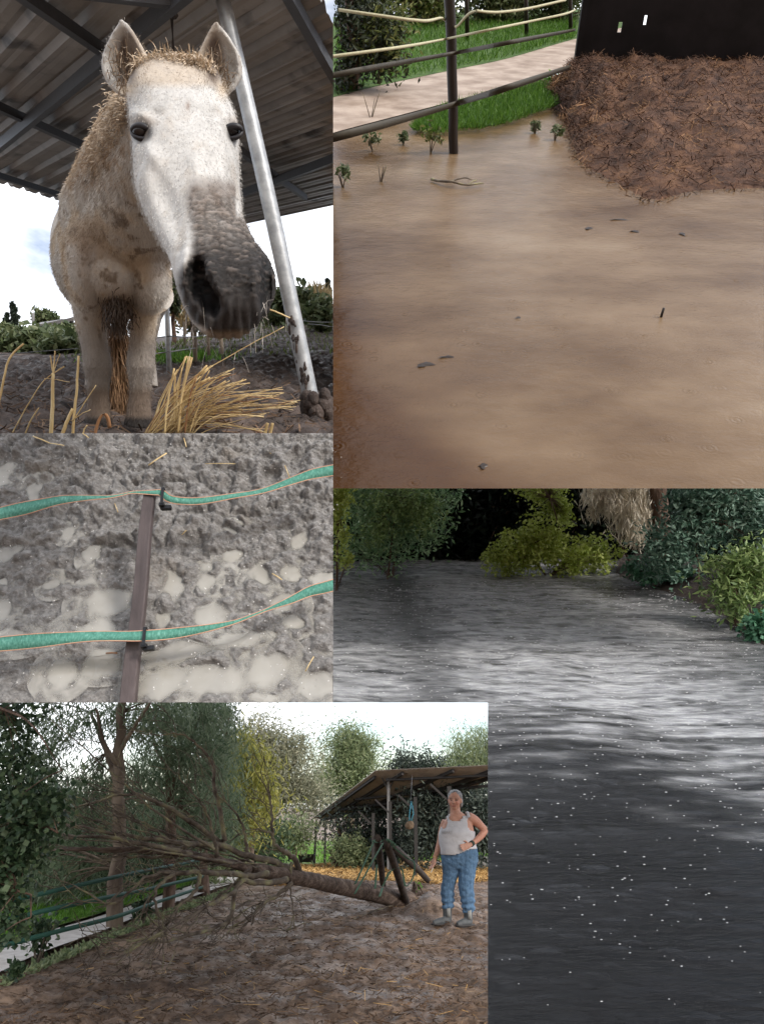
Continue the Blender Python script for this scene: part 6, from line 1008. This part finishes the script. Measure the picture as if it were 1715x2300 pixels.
nb('bush', 'bright yellow-green rounded bush at the end of the road', 'bushes round the road', [(1180, 1235, 80, 55, 0), (1215, 1205, 60, 50, 0), (1270, 1245, 80, 50, 0), (1340, 1245, 60, 50, .2), (1130, 1260, 42, 36, 0)], l_n2, 6500, .075, .045, 104, (1230, 1292), spread=.07); nb('bush', 'yellow-green foliage hanging above the rounded bush', 'bushes round the road', [(1235, 1120, 50, 45, .3), (1210, 1090, 60, 30, .3), (1260, 1150, 30, 30, .3)], l_n2, 2200, .08, .04, 105, (1290, 1288), spread=.07)
nb('reed_thatch', 'pale dry reed plume hanging beside the dark trunk', None, [(1350, 1130, 45, 40, -.2), (1390, 1120, 60, 45, -.2), (1410, 1170, 45, 50, -.2), (1440, 1140, 26, 50, -.2), (1430, 1205, 18, 24, -.2)], l_pale, 5200, .2, .02, 106, (1430, 1290), droop=1.3, cat='reeds', spread=.06)
tb_ = ng(1490, 1295); nt_ = thing('dead_tree', N, tb_, 'dark rough tree trunk right of the pale reed plume', 'tree'); obj('trunk', MB().tube(wob([tb_ - V((0, 0, .1)), N.at(1485, 1220, tb_.y), N.at(1475, 1080, tb_.y), N.at(1470, 960, tb_.y)], 14, .02), lerp(.16, .12, 14), 12), m_bark, N, nt_)
nb('bush', 'dark blue-green shrub right of the trunk', 'bushes round the road', [(1560, 1170, 90, 90, 0), (1640, 1150, 90, 90, .3), (1500, 1250, 60, 50, -.4), (1700, 1200, 60, 90, 0), (1600, 1110, 110, 50, .2)], l_n3, 9000, .1, .04, 107, (1570, 1330), spread=.12); nb('bush', 'green ferny shrub at the right road edge', 'bushes round the road', [(1640, 1300, 60, 60, 0), (1660, 1360, 45, 40, -.2), (1690, 1290, 50, 70, 0)], l_n1, 2600, .1, .03, 108, (1650, 1405), spread=.09)
nb('herb', 'low teal-green herbs on the bank right of the road', 'herbs at the road edge', [(1470, 1285, 50, 18, 0), (1520, 1295, 40, 16, 0), (1430, 1280, 30, 14, 0)], l_teal, 1500, .08, .055, 109, (1470, 1318), spread=.06, cat='plant'); nb('herb', 'bright green herb tuft at the right edge of the road', 'herbs at the road edge', [(1705, 1405, 26, 26, 0), (1690, 1420, 18, 14, 0)], l_teal, 700, .06, .045, 110, (1702, 1440), spread=.04, cat='plant')
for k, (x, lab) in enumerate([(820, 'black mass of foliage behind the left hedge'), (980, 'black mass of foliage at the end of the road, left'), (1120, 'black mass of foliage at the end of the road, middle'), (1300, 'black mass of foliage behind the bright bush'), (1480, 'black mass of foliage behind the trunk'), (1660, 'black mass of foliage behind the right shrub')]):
    Y = 15.5; c_ = N.at(x, 1150, Y); c_.z = 0; tree(N, 'thicket', lab, 'black thicket behind the road', c_, [([c_, c_ + V((0, 0, .7))], .08, .05)], [(tuple(c_ + V((0, 0, .55))), (1.1, .7, 1.0)), (tuple(c_ + V((0, .5, 1.3))), (1.1, .5, .7))], m_bark, l_n4, 4200, 120, .24, .2, .09, seed=120 + k, cat='thicket', shell=.05)  # night darkness put into the leaf colour of this backing foliage
m_bank = mat('dark_leaf_litter_bank', [(.35, (.012, .008, .006)), (.65, (.05, .035, .028))], scale=9, detail=9, rough=.8, bump=1, bscale=20, bdist=.04)
A_ = wob([ng(*p) for p in [(1380, 1290), (1460, 1318), (1540, 1352), (1620, 1396), (1700, 1446), (1790, 1500)]], 60, .02); C_ = wob([ng(*p) for p in [(1400, 1272), (1500, 1280), (1600, 1300), (1700, 1330), (1790, 1370), (1850, 1420)]], 60, .02); P = np.array([tuple(a.lerp(c, j / 11) + V((0, 0, .28 * math.sin(j / 11 * 1.57) - .02))) for a, c in zip(A_, C_) for j in range(12)]); P[:, 2] += fbm(P * 5, 3) * .06
bk_ = obj('road_bank', MB().grid(P, 60, 12), m_bank, N); bk_['kind'] = 'structure'
Q = np.array([(x, 16.6 + .25 * math.sin(x * 1.7) + .5 * z, z * 1.5 - .1) for x in np.arange(-2.5, 9.3, .15) for z in np.linspace(0, 1, 12)]); Q += fbm(Q * 3, 3)[:, None] * .12; struct(obj('added_backing_bank', MB().grid(Q, len(np.arange(-2.5, 9.3, .15)), 12), m_bank, N))  # bank added behind the foliage to shut out bright sky and keep gaps black
# raindrops bursting on the film of water
rg = np.random.default_rng(21); n = 4200; y = 2.2 + 9.5 * rg.random(n) ** .8; x = rg.uniform(-.5, .56, n) * y; P = np.c_[x, y, z_road(np.c_[x, y, y * 0]) + .012]; px_, py_ = N.proj(P); ok = ~((px_ < 1100) & (py_ > 1570)) & (px_ > 752); P = P[ok]; sp = MB()
for p in P: r = p[1] * rg.uniform(.0003, .0008); sp.ell(p, (r * 2.6, r, r * .6), 7, 4)
tag(obj('rain_splashes', sp, mat('white_splash_water', [(.4, (.4, .4, .4)), (.6, (.6, .6, .6))], scale=5, rough=.2, spec=.6), N, base=(0, 4, 0)), 'small white splashes of rain on the wet road', None, None, 'stuff')
